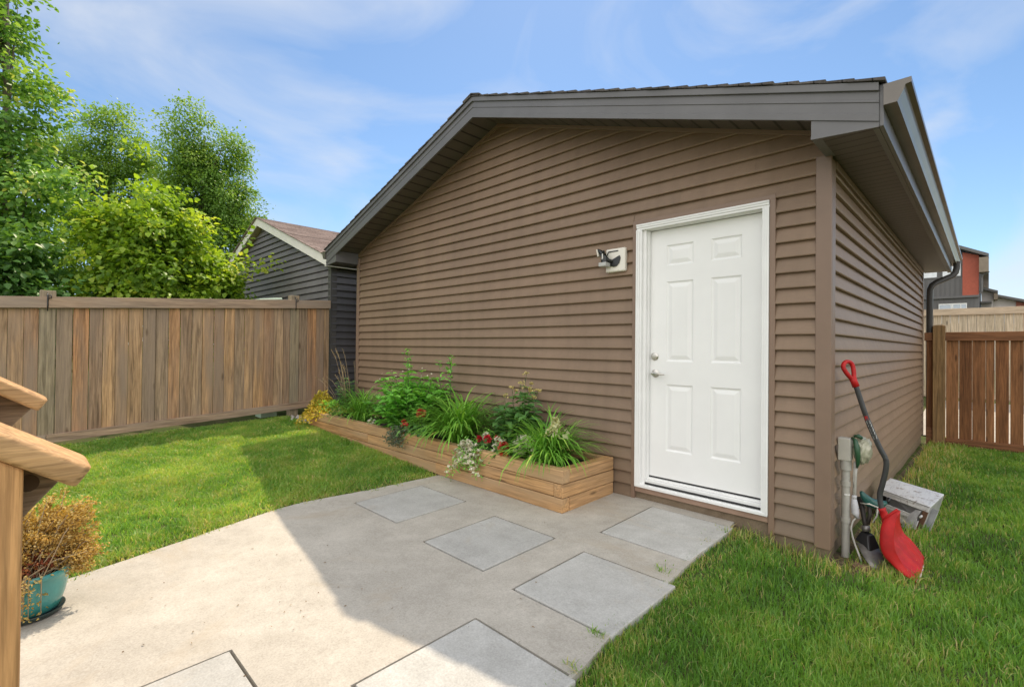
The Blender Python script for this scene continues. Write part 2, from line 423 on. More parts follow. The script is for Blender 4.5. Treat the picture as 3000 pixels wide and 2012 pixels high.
# ------------------------------------------------------------------ patio and pavers
PAV = [(-2.66, -1.385, .61, .64, 'square grey paver beside the lawn, farthest left of the six'),
       (-1.645, -1.445, .57, .63, 'square grey paver in front of the planter end, between two others'),
       (-.785, -1.475, .60, .62, 'rust-stained grey paver two steps from the door beside the right lawn'),
       (-.875, -.475, .62, .70, 'grey paver set right in front of the white door'),
       (-.725, -2.42, .59, .61, 'half sunlit grey paver beside the right lawn at the bottom edge'),
       (-1.27, -3.33, .64, .66, 'sunlit pale paver by the deck stairs at the bottom edge')]
GAP = .013
def make_patio():
    ys = np.arange(-7, .001, .2)
    left = [(float(lerp_pts(y, XL)) + .02 + .02 * noise.noise(Vector((y * 3, 1, 0))), float(y)) for y in ys]
    right = [(float(lerp_pts(y, XR)) - .005 + .012 * noise.noise(Vector((y * 4, 5, 0))), float(y)) for y in ys]
    outline = right + left[::-1]
    bm = bmesh.new()
    def ring(pts):
        vs = [bm.verts.new((x, y, 0)) for x, y in pts]
        return [bm.edges.new((vs[k], vs[(k + 1) % len(vs)])) for k in range(len(vs))]
    E = ring(outline)
    loops = [outline]
    holes = []
    for cx, cy, w, h, _ in PAV:
        g = GAP
        hp = [(cx - w / 2 - g, cy - h / 2 - g), (cx + w / 2 + g, cy - h / 2 - g), (cx + w / 2 + g, cy + h / 2 + g), (cx - w / 2 - g, cy + h / 2 + g)]
        # keep the hole inside the slab
        hp = [(min(x, float(lerp_pts(y, XR)) - .03), y) for x, y in hp]
        holes.append(hp); E += ring(hp)
    bmesh.ops.triangle_fill(bm, use_beauty=True, use_dissolve=False, edges=E)
    me = bpy.data.meshes.new('patio'); bm.to_mesh(me); bm.free()
    V = [list(v.co) for v in me.vertices]; F = [tuple(p.vertices) for p in me.polygons]
    bpy.data.meshes.remove(me)
    mb = MB()
    mb.v = [(x, y, float(zp(y))) for x, y, _ in V]; mb.f = F; mb.a = [.5] * len(F); mb.m = [0] * len(F)
    for pts in [outline] + holes:
        n = len(pts)
        for k in range(n):
            (x0, y0), (x1, y1) = pts[k], pts[(k + 1) % n]
            mb.face([(x0, y0, float(zp(y0))), (x1, y1, float(zp(y1))), (x1, y1, float(zp(y1)) - .1), (x0, y0, float(zp(y0)) - .1)])
    return mb.build('patio', M['concrete'])
tag(make_patio(), kind='structure')
for cx, cy, w, h, lab in PAV:
    mb = MB(); tilt = random.uniform(-.004, .004)
    x0, x1, y0, y1 = cx - w / 2, cx + w / 2, cy - h / 2, cy + h / 2
    def top(x, y, e=.004): return float(zp(y)) + e + tilt * (x - cx)
    v = random.random()
    mb.solid([(x0, y0, top(x0, y0) - .06), (x1, y0, top(x1, y0) - .06), (x1, y1, top(x1, y1) - .06), (x0, y1, top(x0, y1) - .06)],
             [(x0, y0, top(x0, y0)), (x1, y0, top(x1, y0)), (x1, y1, top(x1, y1)), (x0, y1, top(x0, y1))], v)
    tag(mb.build('paver', M['paver'], None, bevel=.006, seg=2), lab, 'paver', 'square pavers set into the patio')

# ------------------------------------------------------------------ grass
def make_grass():
    def region(n, x0, x1, y0, y1, left):
        x = RNG.uniform(x0, x1, n); y = RNG.uniform(y0, y1, n)
        wob = .022 * np.sin(y * 9 + 1) + .018 * np.sin(y * 23 + x * 5) + RNG.normal(0, .030, n)
        if left:
            ok = (x < lerp_pts(y, XL) + .01 + wob) & (y < -.74) & (x > -7.0)
        else:
            xr = lerp_pts(np.minimum(y, 0), XR)
            ok = np.where(y < -.03, x > xr - .035 + wob, x > .06) & (y < 6.6)
            ok &= ~((x > -.65) & (x < .02) & (y > -.035))
        return x[ok], y[ok]
    parts = [region(235000, -7.0, -2.7, -4.6, -.74, True),
             region(9000, -7.0, -2.6, -6.6, -4.6, True),
             region(95000, -.68, 1.4, -3.2, .6, False),
             region(60000, -.68, 1.4, -3.2, -1.0, False),
             region(52000, 0, 1.6, .6, 6.6, False),
             region(9000, 1.4, 3.2, -4.5, 6.5, False)]
    x = np.concatenate([p[0] for p in parts]); y = np.concatenate([p[1] for p in parts])
    n = len(x)
    lo = np.array([noise.noise(Vector((a * 1.3, b * 1.3, 3))) for a, b in zip(x, y)])
    mid = np.array([noise.noise(Vector((a * 5, b * 5, 9))) for a, b in zip(x, y)])
    fine = np.array([noise.noise(Vector((a * 17, b * 17, 5))) for a, b in zip(x, y)])
    # thin, dry turf along the walls and the slab edges
    edge = np.full(n, 1.0)
    dr = x - lerp_pts(np.minimum(y, 0), XR)
    right = x > -1.5
    edge = np.where(right, np.minimum(np.clip(dr / .22, 0, 1), 1), np.clip((lerp_pts(y, XL) - x) / .2, 0, 1))
    wall = np.where(right, np.where(x < .08, np.clip((-.05 - y) / .30, 0, 1), np.where(y > -.1, np.clip((x - .12) / .42, 0, 1), 1.0)), 1.0)
    wall = np.where(right & (y > 3.5), np.minimum(wall, np.clip((x - .1) / .55, 0, 1)), wall)
    fen = np.where(right, 1.0, np.clip((x + 7.05) / .25, 0, 1))
    dens = np.clip(.62 + .38 * wall, 0, 1) * np.clip(.75 + .25 * fen, 0, 1) * np.clip(.86 + .5 * mid + .3 * lo, .25, 1)
    keep = RNG.random(n) < dens
    # keep the pot, box and shovel feet clear
    keep &= ~((np.hypot(x + 2.62, y + 3.50) < .26))
    keep &= ~((np.abs(x - .16) < .16) & (np.abs(y - 1.75) < .55) & (RNG.random(n) < .8))
    x, y, lo, mid, fine, edge, wall = [q[keep] for q in (x, y, lo, mid, fine, edge, wall)]
    n = len(x); right = x > -1.5
    z = terr(x, y) - .012
    dist = np.hypot(x - .705, y + 3.64)
    h = RNG.uniform(.026, .070, n) * (1 + .35 * mid + .25 * fine) * np.where(right, .92, .85) * (.6 + .4 * edge) * np.where(right & (wall < .7), RNG.uniform(.7, 2.0, n), 1.0)
    h = h * np.where(right, np.clip(.45 + np.hypot(x - .36, y - .2) * 1.3, .4, 1), 1)
    w = RNG.uniform(.0024, .0048, n) * (.78 + .20 * dist)
    az = RNG.uniform(0, 2 * PI, n) + 1.2 * lo; lean = np.abs(RNG.normal(np.where(right, .38, .62), .32, n)) + .15 * fine
    # blade plane
    tw = RNG.uniform(0, 2 * PI, n)
    sx, sy = np.cos(tw), np.sin(tw)
    dx, dy = np.cos(az), np.sin(az)
    B = np.stack([x, y, z], 1); S = np.stack([sx, sy, 0 * sx], 1) * (w / 2)[:, None]
    Mi = B + np.stack([dx * lean * h * .35, dy * lean * h * .35, h * .6], 1)
    T = B + np.stack([dx * lean * h * 1.15, dy * lean * h * 1.15, h * np.clip(1.05 - .25 * lean, .4, 1)], 1)
    V = np.stack([B - S, B + S, Mi + S * .8, Mi - S * .8, T], 1).reshape(-1, 3)
    i = np.arange(n)[:, None] * 5
    Q = i + [[0, 1, 2, 3]]; Tt = i + [[3, 2, 4]]
    dryp = np.clip(.03 + np.where(right, .08, .15) * (mid > .15) + .06 * (fine > .3) + .30 * (1 - edge) + .55 * (1 - wall), 0, .8)
    dry = RNG.random(n) < dryp
    v = np.where(dry, RNG.uniform(.84, 1, n), np.clip(np.where(right, .44, .66) + .35 * lo + .25 * mid + RNG.normal(0, .17, n), 0, .85))
    o = np_mesh('grass', V, Q, Tt, v, v, M['grass'])
    tag(o, 'short green lawn grass with dry yellow patches on both sides of the patio', 'grass', kind='stuff')
make_grass()

# ------------------------------------------------------------------ garage
W = 6.215; XC = -3.1075; D = 6.07; SP = .104; ZB = .098
def soff(x): return 3.775 - abs(x - XC) / 3.0
gar = thing('garage', 'brown vinyl sided gable garage with white six panel side door', 'garage', (XC, 3, 0))

PROF = [(-.007, .0), (.020, -.0015), (.0235, .004), (.0220, .014), (-.005, SP + .003)]
def siding_front(mb, x0, x1, z0, ztop_fn, xc, cut=None, base=0.0, sgn=-1, sp=SP, inv=3.0, n=40):
    """courses on a wall facing -Y; ztop_fn(x) height limit; cut=(xa,xb,za,zb) opening"""
    k = 0; zb = z0
    zmax = max(ztop_fn(x0), ztop_fn(xc), ztop_fn(x1))
    while zb < zmax - .005 and k < n:
        zt = zb + sp
        def lim(z):
            hw = (zmax - z) * inv
            return max(x0, xc - hw), min(x1, xc + hw)
        segs = [(None, None)]
        if cut and zb < cut[3] - .02 and zt > cut[2] + .01:
            segs = [(None, cut[0]), (cut[1], None)]
        for a, b in segs:
            rows = []
            for d, dz in PROF:
                z = zb + dz * (1.0)
                if cut and a is None and b is None and zb < cut[3] < zt and dz < .05: pass
                l, r = lim(min(z, zmax - .001))
                if a is not None: l = a
                if b is not None: r = b
                rows.append(((l, base + sgn * d, min(z, zmax)), (r, base + sgn * d, min(z, zmax))))
            pr = random.Random(k // 2 * 17 + 5)
            cuts_ = [x0 + pr.uniform(.4, 3.4)]
            while cuts_[-1] < x1: cuts_.append(cuts_[-1] + 3.66)
            L0, R0 = rows[0][0][0], rows[0][1][0]
            xs_ = [None] + [c for c in cuts_ if L0 + .15 < c < R0 - .15] + [None]
            for j in range(len(xs_) - 1):
                v = pr.random() * .6 + random.random() * .4; e = (j % 2) * .0022 * sgn
                for q in range(len(rows) - 1):
                    (la, ra), (lb, rb) = (rows[q][0], rows[q][1]), (rows[q + 1][0], rows[q + 1][1])
                    fix = lambda p, xx: (p[0] if xx is None else xx, p[1] + e, p[2])
                    lo_ = None if xs_[j] is None else xs_[j] - (.012 if j % 2 else 0); hi_ = None if xs_[j + 1] is None else xs_[j + 1] + (.012 if j % 2 else 0)
                    mb.face([fix(la, lo_), fix(ra, hi_), fix(rb, hi_), fix(lb, lo_)], v)
        if cut and zb < cut[3] < zt - .01:
            v = .5
            f = lambda z: .0215 + (-.005 - .0215) * (z - zb) / sp
            mb.face([(cut[0], base + sgn * f(cut[3] - .02), cut[3] - .02), (cut[1], base + sgn * f(cut[3] - .02), cut[3] - .02), (cut[1], base + sgn * -.005, zt + .003), (cut[0], base + sgn * -.005, zt + .003)], v)
        zb += sp; k += 1

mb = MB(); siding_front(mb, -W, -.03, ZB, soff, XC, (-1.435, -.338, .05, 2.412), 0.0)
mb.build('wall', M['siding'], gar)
mb = MB()
k = 0
while ZB + k * SP < 2.53:
    zb = ZB + k * SP; v = random.random(); rows = []
    for d, dz in PROF:
        rows.append(((-.033 + d, .06, min(zb + dz, 2.56)), (-.033 + d, D - .02, min(zb + dz, 2.56))))
    for q in range(len(rows) - 1): mb.face([rows[q][0], rows[q + 1][0], rows[q + 1][1], rows[q][1]], v)
    k += 1
mb.build('wall', M['siding_side'], gar)
# left, rear walls and core (real walls behind the cladding)
mb = MB()
core = [(-W + .02, .17), (-.045, .17), (-.045, D - .02), (-W + .02, D - .02)]
pts = lambda y: [(-W + .02, y, -.2), (-.045, y, -.2), (-.045, y, soff(-.045) - .03), (XC, y, soff(XC) - .03), (-W + .02, y, soff(-W) - .03)]
mb.solid(pts(.17), pts(D - .02))
mb.build('wall', M['trim'], gar)
# foundation
mb = MB(); mb.box(-W + .01, -.03, .004, .165, -.25, .168); mb.box(-.16, -.032, .167, D - .03, -.25, .16)
mb.build('foundation', M['foundation'], gar)
# corner posts
mb = MB(); mb.box(-.098, -.0085, -.027, -.003, .078, 2.60); mb.box(-.029, -.008, -.0025, .085, .078, 2.575)
mb.build('corner_post', M['trim'], gar, bevel=.004)
mb = MB(); mb.box(-.036, -.008, D - .06, D + .03, .08, 2.575); mb.build('corner_post', M['trim'], gar, bevel=.004); mb = MB()
mb.box(-6.215, -6.14, -.027, -.001, .10, 2.68); mb.box(-6.2152, -6.20, -.0005, .08, .10, 2.68)
mb.build('corner_post', M['trim'], gar, bevel=.004)
# trim channel under the rake and at the top of the side wall
mb = MB()
for s in (-1, 1):
    xe = XC + s * 3.09
    A = [(XC, -.026, soff(XC) - .032), (XC, -.026, soff(XC) + .005), (XC, .01, soff(XC) + .005), (XC, .01, soff(XC) - .032)]
    B = [(xe, -.026, soff(xe) - .032), (xe, -.026, soff(xe) + .005), (xe, .01, soff(xe) + .005), (xe, .01, soff(xe) - .032)]
    mb.solid(A, B)
mb.build('rake_channel', M['trim'], gar, bevel=.003)
mb = MB(); mb.box(-.03, -.006, .087, D - .02, 2.535, 2.585); mb.build('frieze_strip', M['trim'], gar, bevel=.003)
# channel around the door
mb = MB()
mb.box(-1.437, -1.403, -.0265, .02, .083, 2.409); mb.box(-.373, -.336, -.0265, .02, .083, 2.409); mb.box(-1.437, -.336, -.0275, .02, 2.378, 2.413)
mb.build('door_channel', M['trim'], gar, bevel=.003)

# ---- roof
YF, YB = -.375, 6.42; HALF = 3.385
def rk(x): return 3.722 - abs(x - XC) / 3.0       # underside of the rake board
prof = [(.0, .012), (-.002, -.012), (.034, -.013), (.038, -.006), (.098, -.006), (.101, -.011), (.108, -.011), (.111, -.005), (.160, -.005), (.163, -.022), (.205, -.024), (.207, .012)]
for s in (-1, 1):
    mb = MB(); xe = XC + s * HALF
    A = [(XC, YF + dy, rk(XC) + dz) for dz, dy in prof]; B = [(xe, YF + dy, rk(xe) + dz) for dz, dy in prof]
    mb.solid(A, B); mb.build('rake_board', M['fascia'], gar)
for s in (-1, 1):
    mb = MB(); xe = XC + s * HALF
    q = lambda x, y, e: (x, y, rk(x) + .052 + e)
    mb.solid([q(XC, YF + .013, 0), q(xe, YF + .013, 0), q(xe, .165, 0), q(XC, .165, 0)], [q(XC, YF + .013, .02), q(xe, YF + .013, .02), q(xe, .165, .02), q(XC, .165, .02)])
    mb.build('soffit', M['soffit_x'], gar)
mb = MB()
for s in (-1, 1):
    slope = math.hypot(1, 1 / 3); c = .145
    nrow = int((HALF + .03) / (c / slope)) + 1
    for k in range(nrow):
        u0 = HALF + .03 - k * c / slope; u1 = max(u0 - c / slope * 1.25, 0)
        if u0 <= .02: break
        yf = YF - .034 + random.uniform(-.006, .004)
        z = lambda u, e: 3.722 - u / 3 + .207 + e
        x = lambda u: XC + s * u
        mb.solid([(x(u0), yf, z(u0, .004)), (x(u0), YB, z(u0, .004)), (x(u1), YB, z(u1, .0)), (x(u1), yf, z(u1, .0))],
                 [(x(u0), yf, z(u0, .022)), (x(u0), YB, z(u0, .022)), (x(u1), YB, z(u1, .008)), (x(u1), yf, z(u1, .008))], random.random())
# ridge caps
for k in range(44):
    y0 = YF - .04 + k * .155
    if y0 > YB - .2: break
    for s in (-1, 1):
        z = lambda u, e: 3.722 - u / 3 + .207 + e
        mb.solid([(XC, y0, z(0, .018)), (XC + s * .13, y0, z(.13, .018)), (XC + s * .13, y0 + .2, z(.13, .010)), (XC, y0 + .2, z(0, .010))],
                 [(XC, y0, z(0, .032)), (XC + s * .13, y0, z(.13, .032)), (XC + s * .13, y0 + .2, z(.13, .018)), (XC, y0 + .2, z(0, .018))], random.random())
mb.build('roof', M['shingle'], gar)
# roof deck
mb = MB()
for s in (-1, 1):
    xe = XC + s * HALF; q = lambda x, e: rk(x) + e
    mb.solid([(XC, YF + .015, q(XC, .10)), (xe, YF + .015, q(xe, .10)), (xe, YB, q(xe, .10)), (XC, YB, q(XC, .10))],
             [(XC, YF + .015, q(XC, .205)), (xe, YF + .015, q(xe, .205)), (xe, YB, q(xe, .205)), (XC, YB, q(XC, .205))])
mb.build('roof_deck', M['fascia'], gar)
# eaves, each side: soffit, fascia, return box, gutter
for s in (-1, 1):
    X = lambda u: XC + s * u          # u measured from the ridge
    we = 3.0975 if s > 0 else 3.1075  # wall line
    mb = MB(); a, b = we - .012, HALF - .002
    mb.box(min(X(a), X(b)), max(X(a), X(b)), YF + .02, YB - .01, 2.588, 2.604); mb.build('soffit', M['soffit_y'], gar)
    mb = MB(); mb.box(min(X(HALF - .001), X(HALF + .02)), max(X(HALF - .001), X(HALF + .02)), YF + .002, YB, 2.566, rk(X(HALF)) + .20)
    mb.box(min(X(HALF - .03), X(HALF - .0015)), max(X(HALF - .03), X(HALF - .0015)), YF + .03, YB - .01, 2.567, 2.584)
    mb.build('eave_board', M['fascia'], gar, bevel=.003)
    mb = MB(); u0 = we - .035
    A = [(X(u0), YF - .009, rk(X(u0)) + .02), (X(u0), YF - .009, 2.588), (X(HALF), YF - .009, 2.568), (X(HALF), YF - .009, rk(X(HALF)) + .005)]
    B = [(p[0], .0 if k < 2 else .0, p[2]) for k, p in enumerate(A)]
    A2 = [(p[0], YF + .0225, p[2]) for p in A]
    A = [(p[0], YF - .004, p[2]) for p in A]
    mb.solid(A, A2)
    L0 = [(X(u0), YF + .023, rk(X(u0)) + .05), (X(u0), YF + .023, 2.587), (X(u0), -.004, 2.587), (X(u0), -.004, rk(X(u0)) + .05)]
    L1 = [(X(u0 + .05), p[1], p[2]) for p in L0]
    mb.solid(L0, L1)
    # little lip along the bottom of the return
    A = [(X(u0), YF - .012, 2.600), (X(u0), YF - .012, 2.583), (X(HALF), YF - .012, 2.560), (X(HALF), YF - .012, 2.577)]
    mb.solid(A, [(p[0], YF - .0045, p[2]) for p in A])
    mb.build('eave_return', M['fascia'], gar)
    # K-style gutter
    gp = [(.021, .0), (.021, .112), (.034, .112), (.034, .012), (.074, .012), (.081, .030), (.098, .062), (.104, .088), (.128, .094), (.130, .112), (.138, .112), (.138, .084), (.113, .079), (.107, .056), (.089, .022), (.080, .0)]
    zg = 2.668
    mb = MB()
    mb.rings([[(X(HALF + u), y, zg + z) for u, z in gp] for y in (YF - .02, YB + .02)], caps=True)
    for y in (YF - .0215, YB + .0205):
        cap = [(.021, .0), (.080, .0), (.107, .056), (.113, .079), (.138, .084), (.138, .112), (.021, .112)]
        mb.solid([(X(HALF + u), y, zg + z) for u, z in cap], [(X(HALF + u), y + .0012, zg + z) for u, z in cap])
    mb.build('gutter', M['gutter'], gar)
def rect_tube(mb, path, w, h, ax=Vector((0, 1, 0))):
    P = [Vector(p) for p in path]; rs = []
    for k, p in enumerate(P):
        t0 = (P[k] - P[max(k - 1, 0)]); t1 = (P[min(k + 1, len(P) - 1)] - P[k])
        tt = ((t0.normalized() if t0.length else Vector()) + (t1.normalized() if t1.length else Vector())).normalized()
        b = tt.cross(ax).normalized(); a = ax
        pts = []
        for cx, cy in ((-1, -1), (1, -1), (1, 1), (-1, 1)):
            for j in range(3):
                ang = math.atan2(cy, cx) + (j - 1) * PI / 5
                r = .012
                pts.append(p + a * (cx * (w / 2 - r) + r * math.cos(ang)) + b * (cy * (h / 2 - r) + r * math.sin(ang)))
        rs.append(pts)
    mb.rings(rs)
mb = MB()
path = [(.36, 6.22, 2.70), (.358, 6.22, 2.60), (.345, 6.215, 2.54), (.31, 6.2, 2.49), (.22, 6.18, 2.445), (.14, 6.15, 2.405), (.085, 6.13, 2.36), (.062, 6.12, 2.29), (.058, 6.12, 2.2), (.058, 6.12, 1.2), (.058, 6.12, .05)]
rect_tube(mb, path, .072, .078)
mb.build('downspout', M['downspout'], gar, smooth=True, autos=45)

# ---- door
door = bpy.data.objects.new('door', None); door.location = (-.868 - XC, -3, .2); link(door, gar)
SX0, SX1, SZ0, SZ1, SY = -1.322, -.412, .292, 2.322, .062
def panel_front(mb):
    cols = [(-1.173, -.949), (-.809, -.585)]; rows = [(.516, 1.057), (1.243, 1.892), (2.022, 2.190)]
    xs = [SX0] + [q for c in cols for q in c] + [SX1]; zs = [SZ0] + [q for r in rows for q in r] + [SZ1]
    for i in range(len(xs) - 1):
        for j in range(len(zs) - 1):
            x0, x1, z0, z1 = xs[i], xs[i + 1], zs[j], zs[j + 1]
            if i % 2 == 1 and j % 2 == 1:
                steps = [(0, 0), (.004, .004), (.012, .0085), (.020, .0085), (.026, .0065), (.046, .0015), (.050, .0010)]
                rr = [[(x0 + a, SY + d, z0 + a), (x1 - a, SY + d, z0 + a), (x1 - a, SY + d, z1 - a), (x0 + a, SY + d, z1 - a)] for a, d in steps]
                mb.rings(rr, caps=False)
                mb.face(rr[-1])
            else:
                mb.face([(x0, SY, z0), (x1, SY, z0), (x1, SY, z1), (x0, SY, z1)])
    mb.box(SX0, SX1, SY + .0115, SY + .045, SZ0, SZ1)
    for (a, b, c, d) in ((SX0, SZ0, SX1, SZ0), (SX1, SZ0, SX1, SZ1), (SX1, SZ1, SX0, SZ1), (SX0, SZ1, SX0, SZ0)):
        mb.face([(a, SY, b), (c, SY, d), (c, SY + .011, d), (a, SY + .011, b)])
mb = MB(); panel_front(mb); mb.build('door_panel', M['white'], door)
mb = MB()
# brick mould (stepped), jambs, head
def mould(mb, x0, x1, z0, z1, vert=True, flip=1):
    if vert:
        for a, b, y in ((0, .014, -.036), (.014, .030, -.031), (.030, .047, -.024)):
            xa, xb = (x0 + a, x0 + b) if flip > 0 else (x0 - b, x0 - a)
            mb.box(xa, xb, y, .002, z0, z1)
    else:
        for a, b, y in ((0, .014, -.0365), (.014, .030, -.0315), (.030, .047, -.0245)):
            mb.box(x0, x1, y, .0022, z0 - b, z0 - a)
mould(mb, -1.401, 0, .206, 2.331, True, 1); mould(mb, -.375, 0, .206, 2.331, True, -1); mould(mb, -1.401, -.375, 2.378, 0, False)
mb.box(-1.360, -1.326, .0025, .12, .206, 2.345); mb.box(-.408, -.372, .0025, .12, .206, 2.345); mb.box(-1.325, -.409, .0025, .12, 2.326, 2.352)
# stops
mb.box(-1.326, -1.314, .030, .059, .262, 2.325); mb.box(-.420, -.408, .030, .059, .262, 2.325)
mb.build('door_frame', M['whitetrim'], door, bevel=.002)
mb = MB()
mb.box(-1.357, -.4095, -.028, .13, .206, .226); mb.box(-1.3255, -.4095, .012, .058, .227, .262); mb.box(-1.3255, -.4095, .040, .10, .2625, .278)
mb.box(-1.401, -.375, -.034, -.0285, .200, .222)
mb.build('threshold', M['whitetrim'], door, bevel=.003)
mb = MB(); mb.box(-1.322, -.412, -.002, .0115, .228, .240); mb.box(-1.322, -.412, .0635, .10, .2785, .2915); mb.build('weather_strip', M['rubber'], door)
mb = MB(); mb.box(-1.401, -.375, -.020, .003, .158, .199); mb.build('sill_board', plain('sill_board_paint', (.30, .195, .14), .6), door, bevel=.002)
hd = MB(); hd.rings([[(-1.265 + r * math.cos(a * PI / 12), y, 1.141 + r * math.sin(a * PI / 12)) for a in range(24)] for r, y in ((.033, SY - .0005), (.033, SY - .006), (.028, SY - .010), (.013, SY - .012), (.011, SY - .045), (.012, SY - .058), (.004, SY - .060))])
hd.tube([(-1.265, SY - .050, 1.141), (-1.240, SY - .055, 1.142), (-1.205, SY - .056, 1.140), (-1.163, SY - .050, 1.136)], [.010, .0105, .0095, .006], 10)
hd.build('handle', M['steel'], door, smooth=True, autos=40)
hd = MB(); hd.rings([[(-1.272 + r * math.cos(a * PI / 12), y, 1.281 + r * math.sin(a * PI / 12)) for a in range(24)] for r, y in ((.032, SY - .0005), (.032, SY - .008), (.027, SY - .013), (.018, SY - .014), (.016, SY - .0175), (.006, SY - .018))])
hd.box(-1.2735, -1.2705, SY - .0195, SY - .0178, 1.275, 1.288)
hd.build('deadbolt', M['steel'], door, smooth=True, autos=40)

# ------------------------------------------------------------------ wall light
M['winwhite2'] = plain('pale_strip', (.66, .64, .60), .3)
wl = thing('wall_light', 'white square wall fitting with black swivel lamp left of the door', 'wall light', (-1.59, -.03, 2.1))
mb = MB(); mb.box(-1.690, -1.495, -.052, -.006, 2.003, 2.207); mb.build('mounting_block', plain('white_plastic', (.74, .70, .62), .4, var=.05), wl, bevel=.014, seg=3)
mb = MB()
mb.solid([(-1.66, -.0565, 2.186), (-1.56, -.0565, 2.186), (-1.56, -.0565, 2.178), (-1.655, -.0565, 2.176)], [(-1.66, -.0522, 2.186), (-1.56, -.0522, 2.186), (-1.56, -.0522, 2.178), (-1.655, -.0522, 2.176)])
mb.solid([(-1.665, -.0565, 2.176), (-1.655, -.0565, 2.176), (-1.668, -.0565, 2.150), (-1.676, -.0565, 2.150)], [(-1.665, -.0522, 2.176), (-1.655, -.0522, 2.176), (-1.668, -.0522, 2.150), (-1.676, -.0522, 2.150)])
pl = [(-1.640, 2.100), (-1.545, 2.140), (-1.536, 2.118), (-1.548, 2.075), (-1.575, 2.050), (-1.605, 2.047), (-1.640, 2.058)]
mb.solid([(x, -.060, z) for x, z in pl], [(x, -.0525, z) for x, z in pl])
mb.build('back_plate', M['black'], wl)
mb = MB()
mb.tube([(-1.62, -.055, 2.095), (-1.64, -.085, 2.100), (-1.655, -.10, 2.125)], [.016, .020, .018], 12)
mb.tube([(-1.665, -.10, 2.085), (-1.668, -.105, 2.130), (-1.682, -.105, 2.160), (-1.712, -.105, 2.186), (-1.735, -.105, 2.200)], [.032, .030, .024, .017, .014], 14)
mb.tube([(-1.690, -.10, 2.165), (-1.672, -.10, 2.190)], [.011, .009], 8)
mb.build('lamp_head', plain('gloss_black', (.012, .013, .012), .15), wl, smooth=True, autos=50)
mb = MB(); mb.box(-1.703, -1.628, -.142, -.068, 2.047, 2.083); mb.build('lamp_lens', plain('grey_lens', (.42, .42, .40), .35), wl, bevel=.006)
mb = MB(); mb.solid([(-1.741, -.125, 2.205), (-1.727, -.125, 2.203), (-1.712, -.125, 2.142), (-1.726, -.125, 2.138)], [(-1.741, -.085, 2.205), (-1.727, -.085, 2.203), (-1.712, -.085, 2.142), (-1.726, -.085, 2.138)])
mb.build('sensor_flap', plain('pale_flap', (.62, .58, .50), .4), wl, bevel=.003); mb = MB()
mb.solid([(-1.672, -.136, 2.155), (-1.661, -.136, 2.160), (-1.660, -.136, 2.115), (-1.674, -.136, 2.105)], [(-1.672, -.132, 2.155), (-1.661, -.132, 2.160), (-1.660, -.132, 2.115), (-1.674, -.132, 2.105)])
mb.build('chrome_strip', M['winwhite2'], wl, bevel=.002)

# ------------------------------------------------------------------ neighbour garage
NX = -7.06; NC = -10.3; NY = -.03
ng = thing('garage', 'charcoal sided garage with cream rake boards and brown shingles behind the left fence', 'garage', (NC, 3, 0))
nz = lambda x: 3.82 - abs(x - NC) * .364
mb = MB(); siding_front(mb, 2 * NC - NX, NX, .20, lambda x: nz(x) , NC, None, NY, -1, .115, 1 / .364, 60)
mb.build('wall', M['nsiding'], ng)
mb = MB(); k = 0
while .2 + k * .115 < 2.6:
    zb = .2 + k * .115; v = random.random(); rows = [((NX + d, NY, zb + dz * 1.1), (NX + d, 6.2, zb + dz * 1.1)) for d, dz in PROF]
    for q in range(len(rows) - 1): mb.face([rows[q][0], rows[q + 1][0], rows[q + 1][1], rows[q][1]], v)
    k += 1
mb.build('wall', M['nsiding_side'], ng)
mb = MB(); x0 = 2 * NC - NX
ptsn = lambda y: [(x0 + .02, y, 0), (NX - .02, y, 0), (NX - .02, y, nz(NX) - .03), (NC, y, nz(NC) - .03), (x0 + .02, y, nz(NX) - .03)]
mb.solid(ptsn(NY + .03), ptsn(6.2)); mb.build('wall', M['ntrim'], ng)
mb = MB(); mb.box(NX - .085, NX + .018, NY - .022, NY + .0, .18, 2.68); mb.box(NX - .005, NX + .0185, NY + .0005, NY + .085, .18, 2.66); mb.build('corner_post', M['ntrim'], ng, bevel=.004)
NH = 3.34; NF = NY - .14
for s in (-1, 1):
    xe = NC + s * NH; q = lambda x, e: 3.855 - abs(x - NC) * .364 + e
    mb = MB(); mb.solid([(NC, NF, q(NC, 0)), (xe, NF, q(xe, 0)), (xe, NF, q(xe, .165)), (NC, NF, q(NC, .165))], [(NC, NF + .02, q(NC, 0)), (xe, NF + .02, q(xe, 0)), (xe, NF + .02, q(xe, .165)), (NC, NF + .02, q(NC, .165))])
    mb.build('rake_board', M['cream'], ng)
    mb = MB(); mb.solid([(NC, NF + .021, q(NC, .02)), (xe, NF + .021, q(xe, .02)), (xe, 6.4, q(xe, .02)), (NC, 6.4, q(NC, .02))], [(NC, NF + .021, q(NC, .04)), (xe, NF + .021, q(xe, .04)), (xe, 6.4, q(xe, .04)), (NC, 6.4, q(NC, .04))])
    mb.build('soffit', M['creamsoffit'], ng)
    mb = MB(); a, b = sorted((NC + s * 3.23, NC + s * (NH - .002))); mb.box(a, b, NF + .022, 6.4, 2.640, 2.655); mb.box(min(NC + s * NH, NC + s * (NH + .02)), max(NC + s * NH, NC + s * (NH + .02)), NF, 6.4, 2.635, 2.80)
    mb.build('eave_board', M['cream'], ng)
mb = MB()
